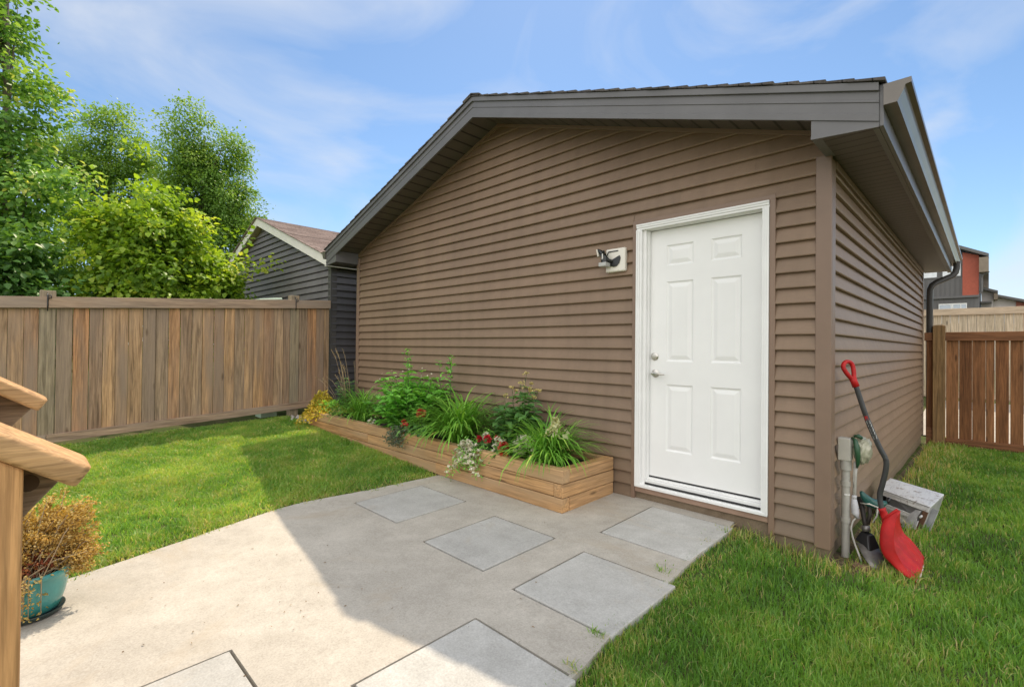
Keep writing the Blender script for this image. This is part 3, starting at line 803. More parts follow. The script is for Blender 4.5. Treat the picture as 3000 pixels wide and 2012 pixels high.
for s in (-1, 1):
    for k in range(26):
        u0 = NH + .03 - k * .13; u1 = max(u0 - .165, 0)
        if u0 < .02: break
        z = lambda u, e: 3.855 - u * .364 + .166 + e
        x = lambda u: NC + s * u
        nseg = 14; yy = [NF - .03 + j * (6.7 / nseg) for j in range(nseg + 1)]
        mb.solid([(x(u0), yy[0], z(u0, .004)), (x(u0), yy[-1], z(u0, .004)), (x(u1), yy[-1], z(u1, 0)), (x(u1), yy[0], z(u1, 0))], [(x(u0), yy[0], z(u0, .022)), (x(u0), yy[-1], z(u0, .022)), (x(u1), yy[-1], z(u1, .008)), (x(u1), yy[0], z(u1, .008))], random.random())
mb.build('roof', M['nshingle'], ng)

# ------------------------------------------------------------------ left fence
FX = -7.0
ftop = lambda y: 1.845 + .0626 * (y + 3.8)
fbot = lambda y: .285 + .0595 * (y + 3.46)     # top edge of the bottom rail
fen = thing('fence', 'weathered brown board fence with cap rail along the left lawn', 'fence', (FX, -3.4, .2))
def ybar(mb, x0, x1, ya, yb, f0, f1, v=.5):
    mb.solid([(x0, ya, f0(ya)), (x1, ya, f0(ya)), (x1, ya, f1(ya)), (x0, ya, f1(ya))], [(x0, yb, f0(yb)), (x1, yb, f0(yb)), (x1, yb, f1(yb)), (x0, yb, f1(yb))], v)
posts = [(-6.26, -6.13), (-3.49, -3.352), (-.705, -.573)]
mb = MB(); y = -7.2; 
edges = []
while y < -.09:
    w = random.uniform(.118, .142)
    hit_post = [p for p in posts if y < p[1] and y + w > p[0]]
    if hit_post:
        p = hit_post[0]
        if p[0] - y > .05: edges.append((y, p[0] - .004))
        elif edges: edges[-1] = (edges[-1][0], p[0] - .004)
        y = p[1] + .004; continue
    edges.append((y, min(y + w, -.085))); y += w + random.choice([.002, .003, .003, .005])
for a, b in edges:
    dx = random.uniform(-.009, .002)
    ybar(mb, FX - .020 + dx, FX - .001 + dx, a, b, lambda q: fbot(q) - .06, lambda q: ftop(q) - .06, random.random())
mb.build('board_panel', M['fence'], fen, bevel=.005, seg=2)
for a, b in posts:
    mb = MB(); m = (a + b) / 2
    mb.box(FX - .125, FX + .002, a, b, terr1(FX, m) - .1, ftop(m) + .075, random.random())
    mb.build('post', M['fencepost'], fen, bevel=.008)
segs = [(-7.2, -6.2), (-6.197, -3.42), (-3.417, -.64), (-.637, -.085)]
for a, b in segs:
    mb = MB(); ybar(mb, FX + .003, FX + .041, a, b, lambda q: ftop(q) - .128, ftop, random.random()); mb.build('top_rail', M['fencerail'], fen, bevel=.004)
for a, b in ((-7.2, -3.42), (-3.417, -.25)):
    mb = MB(); ybar(mb, FX + .003, FX + .041, a, b, lambda q: fbot(q) - .098, fbot, random.random()); mb.build('bottom_rail', M['fencerail'], fen, bevel=.004)
mb = MB(); ybar(mb, FX + .0031, FX + .15, -.40, -.14, lambda q: .13, lambda q: .29, .4); mb.build('ground_board', M['underrail'], fen, bevel=.006)
for yy, lab in ((-3.425, 'black iron hanger strapped over the fence rail at its left post'), (-.645, 'black iron hanger strapped over the fence rail by the charcoal garage')):
    zt = ftop(yy); h = thing('hanger', lab, 'hanger', (FX + .04, yy, zt), 'iron hangers on the fence posts')
    mb = MB()
    mb.tube([(FX + .008, yy, zt + .045), (FX + .030, yy, zt + .03), (FX + .046, yy, zt + .005), (FX + .046, yy, zt - .10), (FX + .048, yy, zt - .165)], [.006, .007, .007, .006, .005], 6)
    mb.tube([(FX + .046, yy, zt - .02), (FX + .055, yy + .03, zt - .015), (FX + .052, yy + .028, zt + .02), (FX + .046, yy, zt + .0)], [.006, .006, .006, .006], 6)
    mb.build('hook', M['black'], h, smooth=True)
# pale green panel standing beyond the fence
gp_ = thing('plastic_bin', 'pale green plastic bin showing just above the left fence', 'bin', (-7.42, -.95, .2))
mb = MB(); mb.solid([(-7.55, -1.02, .15), (-7.30, -1.02, .15), (-7.30, -.78, .15), (-7.55, -.78, .15)], [(-7.58, -1.05, 2.03), (-7.28, -1.05, 2.03), (-7.28, -.75, 2.06), (-7.58, -.75, 2.06)])
mb.build('bin_body', plain('pale_green_plastic', (.42, .55, .42), .4, var=.2), gp_, bevel=.01)
mb = MB(); mb.solid([(-7.6, -1.07, 2.032), (-7.26, -1.07, 2.032), (-7.26, -.73, 2.063), (-7.6, -.73, 2.063)], [(-7.59, -1.06, 2.055), (-7.27, -1.06, 2.055), (-7.27, -.74, 2.092), (-7.59, -.74, 2.092)])
mb.build('bin_lid', plain('pale_green_lid', (.50, .62, .48), .4, var=.2), gp_, bevel=.008)
# pebbles by the planter end
mb = MB(); 
for k in range(150):
    px, py = random.uniform(-6.95, -6.36), random.uniform(-.80, -.30); r = random.uniform(.010, .028)
    zc = terr1(px, py) + r * .3; a0 = random.random() * 6
    top_ = [(px + r * .6 * math.cos(a0 + j * PI / 3), py + r * .5 * math.sin(a0 + j * PI / 3), zc + r * .6) for j in range(6)]
    midr = [(px + r * 1.15 * math.cos(a0 + j * PI / 3), py + r * .95 * math.sin(a0 + j * PI / 3), zc + r * .1) for j in range(6)]
    bot_ = [(px + r * .9 * math.cos(a0 + j * PI / 3), py + r * .8 * math.sin(a0 + j * PI / 3), zc - r * .7) for j in range(6)]
    mb.rings([bot_, midr, top_], random.random())
tag(mb.build('pebbles', M['gravelstone'], None, smooth=True), 'pale loose pebbles heaped at the left end of the planter', 'pebbles', kind='stuff')

# ------------------------------------------------------------------ right gate, rear fence
gt = thing('fence', 'dark stained brown gate fence closing the side yard by the garage', 'fence', (.17, 6.05, 0))
mb = MB(); mb.box(.103, .243, 5.985, 6.105, -.12, 1.735); mb.build('post', M['gatepost'], gt, bevel=.006)
mb = MB(); mb.solid([(.108, 5.99, 1.736), (.238, 5.99, 1.736), (.238, 6.10, 1.736), (.108, 6.10, 1.736)], [(.13, 6.01, 1.748), (.216, 6.01, 1.748), (.216, 6.08, 1.748), (.13, 6.08, 1.748)]); mb.build('post_cap', M['gatepost'], gt)
bx = [(.257, .383), (.400, .527), (.540, .667), (.681, .756), (.779, .900), (.925, 1.043)]
x = 1.06
while x < 3.6: bx.append((x, x + .125)); x += .125 + random.choice([.008, .014, .020])
mb = MB()
for a, b in bx: mb.box(a - .005, b + .005, 6.040, 6.058, .03, 1.575, random.random())
mb.build('board_panel', M['gate'], gt, bevel=.002, seg=1)
mb = MB(); mb.box(.247, 3.65, 6.002, 6.038, 1.510, 1.638, .3); mb.build('top_rail', M['gaterail'], gt, bevel=.004)
mb = MB(); mb.solid([(.247, 6.003, -.055), (.247, 6.037, -.055), (.247, 6.037, .070), (.247, 6.003, .070)], [(3.65, 6.003, -.025), (3.65, 6.037, -.025), (3.65, 6.037, .10), (3.65, 6.003, .10)], .8); mb.build('bottom_rail', M['gaterail'], gt, bevel=.004)
mb = MB(); mb.box(.028, .100, 6.052, 6.072, .0, 1.55, .2); mb.build('board', M['gate'], gt)
mb = MB(); mb.box(.004, .101, 6.012, 6.050, 1.510, 1.634, .2); mb.build('rail_stub', M['gaterail'], gt, bevel=.004)
mb = MB(); mb.box(.028, .101, 6.012, 6.050, -.06, .20, .7); mb.build('rail_stub', M['gaterail'], gt, bevel=.004)

rf = thing('fence', 'cream new board fence across the lane beyond the gate', 'fence', (0, 11, .28))
mb = MB(); x = -9.0
while x < 7:
    mb.box(x, x + .137, 11.0, 11.02, .3, 2.20, random.random()); x += .142
mb.build('board_panel', M['creamfence'], rf, bevel=.003, seg=1)
mb = MB(); mb.box(-9, 7, 10.955, 10.999, 2.165, 2.312); mb.build('top_rail', M['creamrail'], rf, bevel=.004)
mb = MB(); mb.box(-9, 7, 10.955, 10.999, .33, .46); mb.build('bottom_rail', M['creamrail'], rf, bevel=.004)

# ------------------------------------------------------------------ houses beyond
HK = (32 + 3.641) / 28.641
def HP(x, z): return .705 + (x - .705) * HK, 1.342 + (z - 1.342) * HK   # moved out from a survey at 25 m
def hz(z): return 1.342 + (z - 1.342) * HK
def hx(x): return .705 + (x - .705) * HK
M['red'] = plain('red_panel_siding', (.40, .085, .045), .6, var=.12, nscale=8)
M['hgrey'] = siding_mat('grey_board_siding', (.13, .125, .125))
M['hpale'] = plain('pale_stucco', (.56, .52, .50), .8, var=.05)
M['hroof'] = plain('house_fascia', (.13, .125, .125), .6)
M['hbrown'] = plain('house_soffit', (.24, .19, .14), .6)
M['glass'] = plain('window_glass', (.35, .40, .46), .06, var=.2, nscale=1, spec=1.0)
M['winwhite'] = plain('window_frame_white', (.75, .74, .72), .5)
M['hbrick'] = plain('red_brick', (.33, .12, .085), .8, var=.25, nscale=12)
HY = 32.0
hs = thing('house', 'grey two storey house with red wall panel seen beyond the garage eave', 'house', (hx(-3), HY, .3))
def wall_slab(mb, x0, x1, z0, z1a, z1b, y0, y1):
    mb.solid([(x0, y0, z0), (x1, y0, z0), (x1, y0, z1b), (x0, y0, z1a)], [(x0, y1, z0), (x1, y1, z0), (x1, y1, z1b), (x0, y1, z1a)])
rz = lambda x: 5.967 - (x + .255) * .513     # roof line in survey units
mb = MB(); wall_slab(mb, hx(-7), hx(.40), .3, hz(rz(-1.9)) , hz(rz(.40) - .14), HY + .06, HY + 9)
mb.build('wall', M['hgrey'], hs)
mb = MB(); wall_slab(mb, hx(-.115), hx(.398), hz(3.80), hz(rz(-.115) - .22), hz(rz(.398) - .15), HY + .01, HY + .059); mb.build('red_panel', M['red'], hs)
mb = MB()
for k in range(26):
    xx = -4.2 + k * .16
    if xx > -.14: break
    mb.box(hx(xx), hx(xx + .02), HY + .03, HY + .059, hz(3.80), hz(4.55))
for k in range(40):
    xx = -4.2 + k * .12
    if xx > .34: break
    mb.box(hx(xx), hx(xx + .015), HY + .03, HY + .0595, hz(1.5), hz(3.70))
mb.build('batten_siding', M['hgrey'], hs)
mb = MB(); mb.box(hx(-7), hx(.42), HY - .08, HY + .0605, hz(3.70), hz(3.795)); mb.build('ledge', M['hgrey'], hs)
for a, b, c, d in ((-1.75, -.93, 4.62, 5.15), (-.80, -.155, 4.62, 5.25), (-3.2, -1.9, 4.62, 5.15)):
    mb = MB(); mb.box(hx(a), hx(b), HY + .02, HY + .0602, hz(c), hz(d)); w_ = mb.build('window', M['hroof'], hs)
    mb = MB(); mb.box(hx(a + .04), hx(b - .02), HY + .005, HY + .019, hz(c + .05), hz(d - .04)); mb.build('pane', plain('bright_glass', (.75, .77, .80), .1, var=.1), w_)
for a, b in ((-.89, .03),):
    mb = MB()
    mb.box(hx(a), hx(b), HY - .01, HY + .028, hz(3.42), hz(3.47)); mb.box(hx(a), hx(a + .03), HY - .009, HY + .029, hz(2.6), hz(3.42)); mb.box(hx(b - .03), hx(b), HY - .009, HY + .029, hz(2.6), hz(3.42))
    for q in (-.49, -.44, -.18): mb.box(hx(q), hx(q + .03), HY - .008, HY + .029, hz(2.6), hz(3.42))
    w_ = mb.build('window', M['winwhite'], hs)
    mb = MB(); mb.box(hx(a + .031), hx(b - .031), HY + .005, HY + .027, hz(2.6), hz(3.419)); mb.build('pane', M['glass'], w_)
mb = MB()
def slab(mb, xa, xb, f, e0, e1, y0, y1):
    mb.solid([(hx(xa), y0, hz(f(xa) + e0)), (hx(xb), y0, hz(f(xb) + e0)), (hx(xb), y0, hz(f(xb) + e1)), (hx(xa), y0, hz(f(xa) + e1))],
             [(hx(xa), y1, hz(f(xa) + e0)), (hx(xb), y1, hz(f(xb) + e0)), (hx(xb), y1, hz(f(xb) + e1)), (hx(xa), y1, hz(f(xa) + e1))])
slab(mb, -1.9, .70, rz, -.13, 0, HY - .45, HY + 9.4); mb.build('roof', M['hroof'], hs)
mb = MB(); mb.box(hx(.405), hx(.70), HY - .44, HY + 9.3, hz(4.72), hz(rz(.70) - .135)); mb.build('eave_soffit', M['hbrown'], hs)
mb = MB(); 
mb.tube([(hx(.68), HY - .4, hz(5.30)), (hx(.62), HY - .3, hz(5.22)), (hx(.47), HY - .1, hz(5.10)), (hx(.44), HY - .05, hz(5.0)), (hx(.44), HY - .05, hz(3.85))], .05, 6)
mb.tube([(hx(.70), HY - .3, hz(4.74)), (hx(.66), HY - .3, hz(4.68)), (hx(.52), HY - .2, hz(4.62)), (hx(.49), HY - .15, hz(4.5)), (hx(.49), HY - .15, hz(3.9))], .045, 6)
mb.build('downspout', M['hroof'], hs)
h2 = thing('house', 'pale stucco house with brick end behind the red panel house', 'house', (hx(1.5), HY + 3, .3))
Y2 = HY + 4
r2 = lambda x: 4.42 - (x - .45) * .40
r3 = lambda x: 4.02 - (x - 1.03) * .33
mb = MB(); wall_slab(mb, hx(.45), hx(.86), .3, hz(r2(.45)), hz(r2(.86)), Y2, Y2 + 6); mb.build('wall', M['hpale'], h2)
mb = MB(); wall_slab(mb, hx(.87), hx(3.4), .3, hz(r3(.87) - .08), hz(r3(3.4) - .08), Y2 + .5, Y2 + 6.5); mb.build('wall', M['hpale'], h2)
mb = MB(); wall_slab(mb, hx(1.60), hx(3.39), .3, hz(r3(1.60) - .12), hz(r3(3.39) - .12), Y2 + .42, Y2 + .499); mb.build('brick_facing', M['hbrick'], h2)
mb = MB(); slab(mb, .42, 1.00, r2, -.11, .0, Y2 - .4, Y2 + 6); slab(mb, .80, 3.5, r3, -.09, .02, Y2 + .1, Y2 + 6.6); mb.build('roof', M['hroof'], h2)
mb = MB(); mb.box(hx(.865), hx(1.0), Y2 - .35, Y2 + .4, hz(3.80), hz(4.10)); mb.build('eave_soffit', M['hbrown'], h2)
mb = MB(); mb.box(hx(.42), hx(.80), Y2 - .9, Y2 - .05, hz(3.62), hz(3.70)); mb.build('porch_roof', M['hroof'], h2)
mb = MB(); mb.box(hx(.44), hx(.78), Y2 - .6, Y2 - .5, hz(2.5), hz(3.62)); mb.build('porch_wall', plain('porch_grey', (.30, .28, .26), .7), h2)
mb = MB(); mb.box(hx(.90), hx(1.58), Y2 + .44, Y2 + .498, hz(2.7), hz(3.42)); w_ = mb.build('window', M['winwhite'], h2)
mb = MB()
for a, b in ((.94, 1.08), (1.13, 1.36), (1.41, 1.55)): mb.box(hx(a), hx(b), Y2 + .42, Y2 + .439, hz(2.7), hz(3.38))
mb.build('pane', M['glass'], w_)

# ------------------------------------------------------------------ planter
PL = thing('planter', 'long low cedar timber planter box against the garage wall', 'planter', (-3.9, -.38, .1))
PX0, PX1, PY0, PY1 = -6.20, -1.60, -.735, -.035
zc = [(.086, .193), (.198, .300), (.305, .408)]
for k, (a, b) in enumerate(zc):
    cuts = {0: [PX0, -3.2, PX1], 1: [PX0 + .0, -4.55, PX1 - .09], 2: [PX0, -2.75, PX1]}[k]
    for q in range(len(cuts) - 1):
        mb = MB(); o_ = random.uniform(-.003, .003)
        mb.box(cuts[q] + .001, cuts[q + 1] - .001, PY0 + o_, PY0 + .09 + o_, a, b, random.random()); mb.build('timber', M['planter'], PL, bevel=.006)
    mb = MB(); x1 = PX1 if k == 1 else PX1 - .0
    y0 = PY0 + (.0 if k == 1 else .092)
    if k == 1: mb.box(PX1 - .088, PX1 + .002, PY0 - .001, PY1, a, b, random.random())
    else: mb.box(PX1 - .090, PX1 - .001, y0, PY1, a, b, random.random())
    mb.build('timber', M['planter_y'], PL, bevel=.006)
    mb = MB(); mb.box(PX0, PX0 + .088, PY0 + .092, PY1, a, b, random.random()); mb.build('timber', M['planter_y'], PL, bevel=.006)
    mb = MB(); mb.box(PX0 + .09, PX1 - .092, PY1 - .06, PY1, a, b, random.random()); mb.build('timber', M['planter'], PL, bevel=.006)
# soil bed
nx, ny = 92, 13; xs = np.linspace(PX0 + .08, PX1 - .085, nx); ys = np.linspace(PY0 + .085, PY1 - .055, ny)
X, Y = np.meshgrid(xs, ys); Z = .355 + np.array([noise.noise(Vector((a * 7, b * 7, 0))) * .018 for a, b in zip(X.ravel(), Y.ravel())]).reshape(X.shape)
i = np.arange((ny - 1) * nx).reshape(ny - 1, nx)[:, :-1].ravel(); Q = np.stack([i, i + 1, i + nx + 1, i + nx], 1)
V = np.stack([X, Y, Z], -1).reshape(-1, 3) - np.array(PL.location)
np_mesh('soil', V, Q, np.zeros((0, 3), int), np.full(len(Q), .5), np.zeros(0), M['soil'], PL, True)

# ------------------------------------------------------------------ plants in the planter
G = lambda a, b, c: [(0, mul(b, .55)), (.4, a), (.75, b), (1, c)]
M['strap'] = leaf_mat('strap_leaf', [(0, (0.093, 0.233, 0.038)), (.5, (0.202, 0.467, 0.069)), (.85, (0.358, 0.668, 0.109)), (1, (0.746, 0.746, 0.248))], .35, .4)
M['phlox'] = leaf_mat('phlox_leaf', [(0, (0.109, 0.297, 0.057)), (.5, (0.219, 0.549, 0.095)), (1, (0.391, 0.800, 0.157))], .35, .45)
M['dark_leaf'] = leaf_mat('dark_leaf', [(0, (0.068, 0.174, 0.059)), (.5, (0.121, 0.282, 0.090)), (1, (0.223, 0.445, 0.127))], .3, .4)
M['yellow_leaf'] = leaf_mat('golden_leaf', [(0, (0.222, 0.238, 0.028)), (.4, (0.501, 0.418, 0.048)), (1, (0.800, 0.613, 0.124))], .35, .5)
M['grey_leaf'] = leaf_mat('trailing_leaf', [(0, (0.068, 0.083, 0.068)), (.6, (0.112, 0.165, 0.098)), (1, (0.195, 0.210, 0.165))], .2, .5)
M['stem'] = plain('green_stem', (.07, .11, .035), .6)
M['drystem'] = plain('dry_stem', (.36, .27, .16), .8)
M['redflower'] = leaf_mat('red_petal', [(0, (.38, .014, .028)), (.6, (.62, .035, .055)), (1, (.75, .12, .12))], .25, .5)
M['whiteflower'] = leaf_mat('white_petal', [(0, (.55, .52, .44)), (1, (.80, .78, .72))], .25, .6)
M['paleyellow'] = leaf_mat('pale_yellow_petal', [(0, (.45, .36, .13)), (1, (.70, .62, .32))], .3, .6)

def rnd_dir(n, up=0.0):
    d = RNG.normal(0, 1, (n, 3)); d[:, 2] += up; return unit(d)

def grass_clump(cx, cy, n, lmin, lmax, label, w=.011, z=.36, el=(38, 88), droop=(1.5, 2.7)):
    th = thing('grass_plant', label, 'plant', (cx, cy, z), 'strap-leaved grass clumps in the planter')
    P = np.stack([RNG.normal(cx, .05, n), RNG.normal(cy, .045, n), np.full(n, z - .02)], 1)
    AZ = RNG.uniform(0, 2 * PI, n); EL = np.radians(RNG.uniform(el[0], el[1], n)); L = RNG.uniform(lmin, lmax, n)
    blade_mesh('foliage', P, AZ, EL, L, RNG.uniform(w * .6, w * 1.15, n), RNG.uniform(droop[0], droop[1], n), M['strap'], th, np.clip(RNG.normal(.48, .2, n), 0, 1))
    return th

def leafy(cx, cy, stems, hmin, hmax, spread, leafL, leafW, per, mat, label, name='leafy_plant', z=.36, stemr=.004, cat='plant', lean=.35, droop=.25, zlow=.15, stemmat=None, leafgroup=None):
    th = thing(name, label, cat, (cx, cy, z), leafgroup)
    mb = MB(); LP, LD, LN, LL = [], [], [], []; tops = []
    for s in range(stems):
        a = random.uniform(0, 2 * PI); rr = spread * math.sqrt(random.random())
        bx_, by_ = cx + rr * .35 * math.cos(a), cy + rr * .35 * math.sin(a)
        h = random.uniform(hmin, hmax) * (1 - .35 * (rr / max(spread, .001)) ** 2)
        tx, ty = cx + rr * math.cos(a), cy + rr * math.sin(a)
        path = [Vector((bx_ + (tx - bx_) * t ** 1.3, by_ + (ty - by_) * t ** 1.3, z - .02 + h * t)) for t in (0, .35, .7, 1)]
        mb.tube(path, [stemr, stemr * .9, stemr * .7, stemr * .4], 5)
        tops.append(path[-1]); az = random.uniform(0, PI)
        for k in range(per):
            t = zlow + (1 - zlow) * (k + random.random() * .6) / per; t = min(t, 1)
            f = t * 3; i0 = min(int(f), 2); p = path[i0].lerp(path[i0 + 1], f - i0)
            az += PI / 2 + random.uniform(-.3, .3)
            for side in (0, PI):
                e = random.uniform(-.1, .55)
                d = (math.cos(az + side) * math.cos(e), math.sin(az + side) * math.cos(e), math.sin(e))
                LP.append(p); LD.append(d); LN.append((random.uniform(-.3, .3), random.uniform(-.3, .3), 1)); LL.append(leafL * random.uniform(.6, 1.15) * (1.05 - .45 * t))
    mb.build('stem', stemmat or M['stem'], th, smooth=True)
    LL = np.array(LL)
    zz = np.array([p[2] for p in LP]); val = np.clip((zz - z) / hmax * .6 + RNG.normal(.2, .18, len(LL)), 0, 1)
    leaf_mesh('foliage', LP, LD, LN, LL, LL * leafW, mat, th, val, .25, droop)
    return th, tops

def florets(name, pts, r, mat, parent, petals=5, cup=.5, val=None):
    """small flowers at pts: ring of petals each"""
    P, Dd, N, L = [], [], [], []
    for p in pts:
        n = Vector((random.gauss(0, .5), random.gauss(-.35, .5), random.uniform(.4, 1))).normalized()
        a = n.orthogonal().normalized(); b = n.cross(a)
        for k in range(petals):
            t = 2 * PI * k / petals + random.uniform(-.2, .2)
            d = (a * math.cos(t) + b * math.sin(t)) + n * cup
            P.append(p); Dd.append(d); N.append(n - (a * math.cos(t) + b * math.sin(t)) * .3); L.append(r * random.uniform(.8, 1.2))
    L = np.array(L)
    return leaf_mesh(name, P, Dd, N, L, L * .85, mat, parent, None, .3, .1)

# left to right
n = 2300
yp = thing('golden_plant', 'golden yellow creeping plant spilling over the planter left end', 'plant', (-6.1, -.55, .38))
P = np.stack([RNG.normal(-6.10, .16, n), RNG.normal(-.58, .14, n), np.zeros(n)], 1)
rr = np.hypot(P[:, 0] + 6.12, (P[:, 1] + .58))
P[:, 2] = .42 + .25 * np.exp(-(rr / .17) ** 2) * RNG.uniform(.3, 1.1, n) - np.clip(-.70 - P[:, 1], 0, 1) * .7 - np.clip(-6.22 - P[:, 0], 0, 1) * .6
leaf_mesh('foliage', P, rnd_dir(n, .3), rnd_dir(n, 1.2), RNG.uniform(.03, .05, n), RNG.uniform(.016, .026, n), M['yellow_leaf'], yp)
P2 = np.stack([RNG.normal(-5.95, .10, 500), RNG.normal(-.55, .08, 500), RNG.uniform(.38, .56, 500)], 1)
leaf_mesh('foliage', P2, rnd_dir(500, .3), rnd_dir(500, 1.2), .035, .016, M['phlox'], yp)

th, tops = leafy(-6.0, -.26, 44, .25, .60, .26, .10, .34, 8, M['dark_leaf'], 'dark wispy plant with tall tan seed stalks at the planter back left corner', 'seed_stalk_plant', .36)
mb = MB(); LP = []; LDs = []
for k in range(17):
    bx_, by_ = -6.05 + random.gauss(0, .07), -.28 + random.gauss(0, .06); h = random.uniform(.5, .95); dx, dy = random.gauss(-.06, .16), random.gauss(-.08, .08)
    path = [(bx_, by_, .36), (bx_ + dx * .3, by_ + dy * .3, .36 + h * .5), (bx_ + dx * .8, by_ + dy * .8, .36 + h * .85), (bx_ + dx * 1.2, by_ + dy * 1.2, .36 + h)]
    mb.tube(path, [.0035, .003, .0022, .0015], 5)
    for j in range(9):
        t = j / 9; a, b = Vector(path[2]), Vector(path[3]); LP.append(a.lerp(b, t)); LDs.append((random.gauss(0, .5), random.gauss(0, .5), .9))
mb.build('seed_stalk', M['drystem'], th, smooth=True)
leaf_mesh('foliage', LP, LDs, rnd_dir(len(LP)), .028, .006, leaf_mat('seed_husk', [(0, (.30, .22, .12)), (1, (.50, .40, .26))], .3), th)  # the tan seed heads of all stalks in one mesh, not leaves
th2 = thing('cream_flower_plant', 'small cream flowering plant at the front of the left grass clump', 'plant', (-5.55, -.62, .36))
pts = [Vector((random.gauss(-5.56, .07), random.gauss(-.63, .05), random.uniform(.40, .50))) for _ in range(60)]
florets('blossoms', pts, .013, M['paleyellow'], th2)
P = np.array([list(p - Vector((0, 0, .03))) for p in pts for _ in range(4)]); leaf_mesh('foliage', P + RNG.normal(0, .02, P.shape), rnd_dir(len(P), .5), rnd_dir(len(P), 1), .03, .014, M['dark_leaf'], th2)

grass_clump(-5.15, -.48, 300, .42, .66, 'arching green grass clump beside the golden plant, farthest left', .016)
th, tops = leafy(-4.18, -.38, 120, .42, .78, .56, .150, .62, 9, M['phlox'], 'tall bushy bright green leafy plant rising highest against the brown siding', 'leafy_plant')
tp = sorted(tops, key=lambda p: -p.z)[:22]
florets('blossoms', [p + Vector((random.gauss(0, .02), random.gauss(0, .02), .01)) for p in tp], .012, M['whiteflower'], th)
# a few taller shoots on it
LP, LD = [], []
for (sx, sy, hh) in ((-4.42, -.28, .92), (-3.72, -.16, .82), (-3.66, -.20, .86), (-3.85, -.2, .84), (-4.36, -.3, .84)):
    mb = MB(); mb.tube([(sx, sy, .4), (sx + .01, sy, .4 + hh * .5), (sx + random.gauss(0, .03), sy, .36 + hh)], [.004, .003, .0015], 5); mb.build('stem', M['stem'], th, smooth=True)
    for j in range(26):
        LP.append((sx + random.gauss(0, .018), sy + random.gauss(0, .018), .36 + hh * random.uniform(.55, 1.02))); LD.append((random.gauss(0, 1), random.gauss(0, 1), .5))
leaf_mesh('foliage', LP, LD, rnd_dir(len(LP), 1), .055, .022, M['phlox'], th)

grass_clump(-3.20, -.44, 480, .50, .84, 'largest arching grass clump in the middle of the planter', .020)
th, tops = leafy(-2.46, -.28, 34, .34, .72, .27, .18, .52, 8, M['dark_leaf'], 'tall dark leaved plant with pale yellow flower heads on upright stems', 'yellow_flower_plant', droop=.35)
tt = sorted(tops, key=lambda p: -p.z)[:11]
heads = []
for p in tt:
    q = p + Vector((random.gauss(0, .03), random.gauss(0, .03), random.uniform(.04, .12))); mb = MB(); mb.tube([p, p.lerp(q, .5), q], [.003, .0025, .002], 5); heads.append(q); mb.build('stem', M['stem'], th, smooth=True)
for q in heads:
    pts = [q + Vector((random.gauss(0, .014), random.gauss(0, .014), random.gauss(0, .008))) for _ in range(9)]
    florets('flower', pts, .014, M['paleyellow'], th)
grass_clump(-1.98, -.46, 460, .36, .66, 'arching grass clump spilling over the planter end nearest the door', .0175)

# red flowers
def red_plant(cx, cy, blooms, label, zz=.36, n=130, r=.13):
    th = thing('red_flower_plant', label, 'plant', (cx, cy, zz), 'small red flowering plants along the planter edge')
    P = np.stack([RNG.normal(cx, r * .5, n), RNG.normal(cy, r * .4, n), RNG.uniform(zz, zz + .13, n)], 1)
    leaf_mesh('foliage', P, rnd_dir(n, .2), rnd_dir(n, 1.2), RNG.uniform(.035, .06, n), RNG.uniform(.025, .04, n), M['dark_leaf'], th)
    for (bx_, by_, bz, br) in blooms:
        c = Vector((bx_, by_, bz)); pts = []; P, Dd = [], []
        m = 46
        d = rnd_dir(m, .15)
        leaf_mesh('flower', np.array(c) + d * br * .35, d, rnd_dir(m, .4), br * .8, br * .75, M['redflower'], th)
        mb = MB(); mb.tube([(bx_, by_ + .02, zz), (bx_, by_ + .01, (zz + bz) / 2), (bx_, by_, bz)], .003, 5); mb.build('stem', M['stem'], th)
    return th
red_plant(-3.60, -.60, [(-3.59, -.64, .640, .050), (-3.66, -.62, .60, .03)], 'single dark red bloom beside the bushy green plant')
red_plant(-3.80, -.66, [(-3.82, -.69, .475, .045), (-3.86, -.68, .515, .03)], 'pair of red blooms just above the grey trailing plant')
red_plant(-2.62, -.60, [(-2.66, -.645, .495, .030), (-2.56, -.63, .505, .040), (-2.46, -.60, .52, .03)], 'crimson blooms behind the white flower cluster')
red_plant(-2.30, -.62, [(-2.31, -.67, .47, .052), (-2.29, -.68, .43, .045)], 'scarlet drooping bloom between white flowers and right grass clump')
# trailing grey plant
tr = thing('trailing_plant', 'grey green trailing plant hanging over the planter front', 'plant', (-3.85, -.74, .40))
n = 520; u = RNG.random(n)
P = np.stack([RNG.normal(-3.86, .085, n), -.70 - .07 * np.minimum(u * 3, 1) - RNG.random(n) * .05, .47 - .20 * u ** 1.2], 1)
leaf_mesh('foliage', P, rnd_dir(n, -.3), rnd_dir(n, .6) + np.array([0, -.8, 0]), RNG.uniform(.02, .035, n), .014, M['grey_leaf'], tr)
